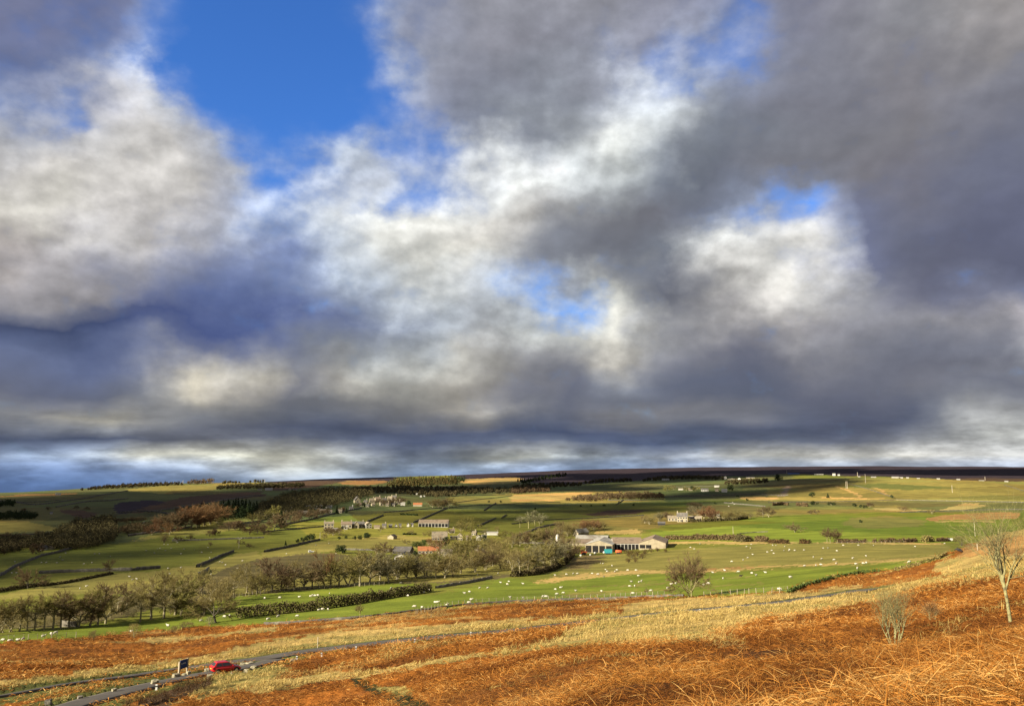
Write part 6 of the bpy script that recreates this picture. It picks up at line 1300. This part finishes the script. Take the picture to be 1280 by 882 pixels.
# ------------------------------------------------------------------ lay-by: car, sign, stones
def tangent(line, p):
    i = int(np.argmin(np.hypot(line[:, 0] - p[0], line[:, 1] - p[1]))); i = min(max(i, 1), len(line) - 2); t = line[i+1] - line[i-1]; return math.atan2(t[1], t[0]), line[i]
def make_car(px, py, label):
    p = ground(px, py); a, q = tangent(lay_c, p)
    o = set_props(empty('hatchback', (p[0], p[1], float(height(p[0], p[1])) + .09), a - .08), label, 'car')
    sl = float(height(p[0] + math.cos(a), p[1] + math.sin(a)) - height(p[0] - math.cos(a), p[1] - math.sin(a))) / 2; o.rotation_euler = (0, -math.atan(sl), a - .08)
    # body: sections from tail (-x) to nose (+x): half width, sill, waist
    S = [(-1.93,.58,.42,.80),(-1.86,.74,.30,.92),(-1.55,.81,.22,.96),(-.9,.84,.20,.97),(0,.85,.20,.95),(.75,.84,.20,.93),(1.3,.82,.22,.84),(1.75,.74,.28,.72),(1.95,.55,.36,.58)]
    mb = MB(); n = 12; rings = []
    for x, w, z0, z1 in S:
        rings.append(len(mb.v)); zc = (z0 + z1) / 2; hz_ = (z1 - z0) / 2
        for k in range(n):
            t = 2 * math.pi * (k + .5) / n; c, s_ = math.cos(t), math.sin(t); e = .42
            mb.v.append((x, w * math.copysign(abs(c) ** e, c), zc + hz_ * math.copysign(abs(s_) ** e, s_)))
    for A_, B_ in zip(rings, rings[1:]): mb.f += [(A_+k, B_+k, B_+(k+1) % n, A_+(k+1) % n) for k in range(n)]
    mb.f += [tuple(range(rings[0], rings[0] + n)), tuple(range(rings[-1] + n - 1, rings[-1] - 1, -1))]
    body = mb.build('body', 'paint_red', o, smooth=True)
    # cabin: pillars and roof in red, glass set proud
    def ring(x0, x1, w, z): return [(x0, -w, z), (x1, -w, z), (x1, w, z), (x0, w, z)]
    lo = ring(-1.80, .98, .78, .92); hi = ring(-1.42, .12, .60, 1.43); tp = ring(-1.25, -.05, .50, 1.48)
    cb = MB(); cb.add(lo + hi + tp, [(0,1,5,4),(1,2,6,5),(2,3,7,6),(3,0,4,7),(4,5,9,8),(5,6,10,9),(6,7,11,10),(7,4,8,11),(8,9,10,11)])
    roof = cb.build('cabin', 'paint_red', o, bevel=.05)
    lo, hi = [np.array(v) for v in lo], [np.array(v) for v in hi]
    def pane(a_, b_, c_, d_, name, u0, u1, v0=.12, v1=.86):
        P_ = lambda u, v: (a_ * (1-u) + b_ * u) * (1-v) + (d_ * (1-u) + c_ * u) * v
        q_ = [P_(u0, v0), P_(u1, v0), P_(u1, v1), P_(u0, v1)]; nn = np.cross(q_[1] - q_[0], q_[3] - q_[0]); nn /= np.linalg.norm(nn); q1 = [v + nn * .012 for v in q_]; q0 = [v - nn * .01 for v in q_]
        return MB().add(q0 + q1, [(3,2,1,0),(4,5,6,7),(0,1,5,4),(1,2,6,5),(2,3,7,6),(3,0,4,7)]).build(name, 'glass_dark', o)
    for s0, s1 in ((0, 1), (3, 2)):
        A_, B_, C_, D_ = lo[s0], lo[s1], hi[s1], hi[s0]
        if s0 == 0: pane(A_, B_, C_, D_, 'side_window', .10, .40); pane(A_, B_, C_, D_, 'side_window', .44, .90)
        else: pane(B_, A_, D_, C_, 'side_window', .10, .56); pane(B_, A_, D_, C_, 'side_window', .60, .90)
    pane(lo[3], lo[0], hi[0], hi[3], 'rear_window', .08, .92, .2, .9); pane(lo[1], lo[2], hi[2], hi[1], 'windscreen', .05, .95, .1, .95)
    for x in (-1.22, 1.22):
        for sg in (-1, 1):
            w = MB().tube([(x, sg*.70, .31), (x, sg*.86, .31)], .31, 18).build('wheel', 'tyre', o); MB().tube([(x, sg*.84, .31), (x, sg*.872, .31)], [.20, .18], 14).build('rim', 'rim', w)
            MB().tube([(x, sg*.66, .34), (x, sg*.853, .34)], .37, 18).build('wheel_arch', 'trim_black', o)
    for sg in (-1, 1):
        MB().box(-1.925, -1.78, sg*.70-.10, sg*.70+.10, .66, .92).build('tail_lamp', 'lamp_red', o, bevel=.02); MB().box(1.70, 1.86, sg*.58-.12, sg*.58+.12, .58, .68).build('headlight', 'lamp_clear', o, bevel=.02)
        MB().box(.62, .78, sg*.94-.09, sg*.94+.09, .90, 1.02).build('wing_mirror', 'paint_red', o, bevel=.02)
    MB().box(-1.955, -1.93, -.26, .26, .62, .73).build('number_plate', 'plate_yellow', o); MB().box(-1.95, -1.80, -.72, .72, .30, .44).build('rear_bumper', 'trim_black', o, bevel=.03)
    MB().box(-1.55, 1.5, -.855, .855, .19, .27).build('sill', 'trim_black', o)
    return o
car = make_car(281.5, 840.5, 'red hatchback parked in the moor lay-by')
car.scale = (.86, .86, .86)
# information sign between two posts
p0 = ground(223.5, 843.2); p1 = ground(237.5, 839.5); s = mpp(p0); dvec = (p1 - p0); Ls = float(np.hypot(dvec[0], dvec[1])); Ls = 1.3
o = set_props(empty('lay_by_sign', tuple(p0), math.atan2(dvec[1], dvec[0]) - .25), 'dark blue sign panel on two pale posts in the lay-by', 'sign')
Hs = 17.5 * s
for k in (0, Ls): MB().box(k - .09, k + .09, -.09, .09, -.4, Hs * (.9 if k == 0 else 1)).build('post', 'wood_post', o, bevel=.015)
pn = MB().box(.10, Ls - .10, -.05, .04, Hs * .38, Hs * .98).build('panel', 'sign_blue', o, bevel=.01)
mb = MB(); x = .26
for w_ in (.05,.09,.04,.08,.05,.10,.04,.07,.08):
    if x + w_ < Ls - .25: mb.box(x, x + w_, -.062, -.052, Hs * .70, Hs * (.74 + .02 * (int(w_ * 100) % 3)))
    x += w_ + .045
mb.build('lettering', 'white_paint', pn)
def boulder(px, py, wpx, hpx, label, mat='boulder', group=None, cat='stone'):
    import bmesh
    p = ground(px, py); s = mpp(p); b = bmesh.new(); bmesh.ops.create_cube(b, size=2.0); bmesh.ops.subdivide_edges(b, edges=b.edges[:], cuts=2, use_grid_fill=True)
    for v in b.verts:
        c = v.co; l = c.length; c *= .62 + .38 / max(l, .5); c += Vector((rng.normal(0, .09), rng.normal(0, .09), rng.normal(0, .09)))
    me = bpy.data.meshes.new('boulder'); b.to_mesh(me); b.free(); o = link('boulder', me, mat)
    o.location = (p[0], p[1], p[2] + hpx * s * .38); o.scale = (wpx * s * .55, wpx * s * .5, hpx * s * .55); o.rotation_euler = (0, 0, rng.uniform(0, 3)); return set_props(o, label, cat, group)
boulder(193.5, 855, 8, 6.5, 'big squared boulder with a flat bright face on the verge', group='boulders along the lay-by'); boulder(220, 846.5, 8, 5.5, 'boulder at the left foot of the blue sign', group='boulders along the lay-by')
boulder(236, 842, 5, 4, 'small boulder at the right foot of the blue sign', group='boulders along the lay-by'); boulder(230, 844, 5, 3, 'low flat stone under the blue sign', group='boulders along the lay-by')
boulder(258.5, 839.5, 6, 5, 'upright stone just behind the red car', group='boulders along the lay-by'); boulder(262.5, 847.5, 7, 5.5, 'pale boulder at the red car rear corner', group='boulders along the lay-by')
boulder(290, 842, 3, 3, 'small stone by the front wheel of the car', group='boulders along the lay-by')
boulder(308, 839.5, 6, 4, 'pale boulder ahead of the car on the near side', group='boulders along the lay-by'); boulder(317, 836, 6, 4.5, 'light stone at the end of the lay-by shadow', group='boulders along the lay-by'); boulder(312, 829.5, 8, 2.6, 'long low heap of stones ahead of the car', group='boulders along the lay-by'); boulder(303, 831, 6, 3, 'small heap end touching the car shadow', group='boulders along the lay-by')
boulder(142.5, 864.5, 5, 5, 'grey stone on the lower verge of the lay-by', group='boulders along the lay-by'); boulder(60, 880, 7, 7, 'dark stone at the lower left verge', 'stone_dark', group='boulders along the lay-by'); boulder(100, 873, 6, 4, 'stone half hidden in rough grass by the lower lay-by', 'stone', group='boulders along the lay-by'); boulder(366, 826, 7, 3, 'pair of pale stones by the black and white marker', group='boulders along the lay-by')
def marker(px, py, hpx, label):
    p = ground(px, py); s = mpp(p); H = hpx * s; o = set_props(empty('marker_post', tuple(p)), label, 'post', 'marker posts along the road')
    MB().box(-.11, .11, -.06, .06, -.2, H).build('body', 'white_paint', o, bevel=.02); MB().box(-.115, .115, -.065, .065, H * .55, H * .8).build('band', 'trim_black', o); return o
marker(371, 825, 5.5, 'white marker post at the lay-by end of the road'); marker(445, 813, 5.5, 'white marker post beside the road, second from the lay-by'); marker(518.5, 802.5, 4, 'white marker post beside the road, third from the lay-by'); marker(588.5, 793.5, 4, 'white marker post beside the road, fourth from the lay-by'); marker(402, 819.5, 4, 'dark squat post between the first two markers')
marker(195.5, 862, 7, 'thin dark post below the squared boulder'); marker(875, 764, 3, 'small pale post where the road meets the straw grass')
# black log-like timber on the bank edge
p = ground(1199, 690); s = mpp(p); mb = MB(); mb.tube([(-5.5*s, 0, 3.0*s), (-3.8*s, 0, 4.2*s), (-2.0*s, 0, 3.8*s), (0, 0, 3.2*s), (2.6*s, 0, 1.6*s), (4.6*s, 0, .2*s)], [.5*s, .6*s, 1.5*s, 2.0*s, 1.9*s, .9*s], 9); mb.tube([(-1.2*s, 0, 4*s), (-1.2*s, .2, 6*s)], [.6*s, .3*s], 6)
o = mb.build('black_stump', 'tarp_dark', None, smooth=True); o.location = tuple(p); set_props(o, 'black stump lying at the bank edge below the bush', 'stump')
# flat stone slab in the lay-by track
# ------------------------------------------------------------------ unseen cloud puffs added to cast the far shade patches (high, left of view)
SHADE = [
 ([(-300,628),(0,624),(90,619),(150,614),(230,619),(320,612),(400,606.5),(440,608),(500,609),(640,608),(640,613),(560,615.5),(500,616),(440,618),(400,627),(350,642),(300,648),(200,662),(150,671),(90,671),(80,662),(60,655),(20,649),(-300,647)], 70, 1.0),
 ([(-300,670),(60,668),(140,677),(200,670),(270,669),(320,672),(285,688),(230,699),(160,711),(110,719),(40,737),(-300,750)], 40, .62),
 ([(640,595),(700,598),(760,601),(800,603),(880,600.5),(960,595),(1040,592.5),(1130,592.5),(1280,594),(1600,594),(1600,586),(1280,586),(1100,586),(900,588),(750,592),(640,594)], 170, .9),
 ([(330,602.5),(400,600),(480,600),(480,595),(400,596)], 170, .9),
 ([(945,602),(1000,597.5),(1060,598.5),(1076,604),(1040,608),(1010,613),(985,619),(940,621),(900,623),(830,626),(820,622),(850,617),(920,611)], 75, .75),
 ([(560,648),(600,639),(640,630.5),(700,631),(820,627.5),(900,625.5),(860,634),(800,640),(740,644),(680,647),(620,652)], 62, .62),
 ([(640,600),(720,603),(800,607),(830,612),(760,613),(700,614),(640,614),(560,615),(480,615),(480,610),(575,607)], 110, .95),
 ([(470,637),(560,637),(620,641),(560,646),(470,648),(440,648)], 45, .5),
]
HC = 3000.0; cv, cf, nb = [], [], 0
import bmesh
ico = bmesh.new(); bmesh.ops.create_icosphere(ico, subdivisions=2, radius=1.0); ico.verts.ensure_lookup_table(); IV = np.array([v.co[:] for v in ico.verts]); IF = np.array([[v.index for v in f.verts] for f in ico.faces]); ico.free()
for poly, sp, fill in SHADE:
    g = np.array([ground(x, y) for x, y in poly]); x0, y0 = g[:, :2].min(0); x1, y1 = g[:, :2].max(0)
    xs, ys = np.meshgrid(np.arange(x0, x1, sp), np.arange(y0, y1, sp)); q = np.stack([xs.ravel(), ys.ravel()], 1) + rng.uniform(-.4, .4, (xs.size, 2)) * sp
    q = q[inpoly(q[:, 0], q[:, 1], g[:, :2])]; k = rng.random(len(q)) < fill
    k &= fbm(q[:, 0] / (sp * 4), q[:, 1] / (sp * 4), 88, 2) < .35 + .5 * fill; q = q[k]
    for x, y in q:
        c = np.array([x, y, float(height(x, y))]) + TS * (HC / TS[2]); r_ = sp * rng.uniform(.62, .85)
        nz = 1 + .30 * (rng.random(len(IV)) - .5)
        cv.append(c + IV * nz[:, None] * np.array([r_, r_, r_ * .6])); cf.append(IF + nb); nb += len(IV)
M['cloud'] = mottled('cloud', (.75,.75,.75), (.85,.85,.85), .002)
set_props(link('shade_clouds', mesh_arrays('shade_clouds', np.concatenate(cv), np.concatenate(cf), smooth=True), 'cloud'), 'unseen cloud puffs added high on the left to shade the far land', None, None, 'stuff')
print('cloud puffs', len(cv), 'objects', len(bpy.data.objects))
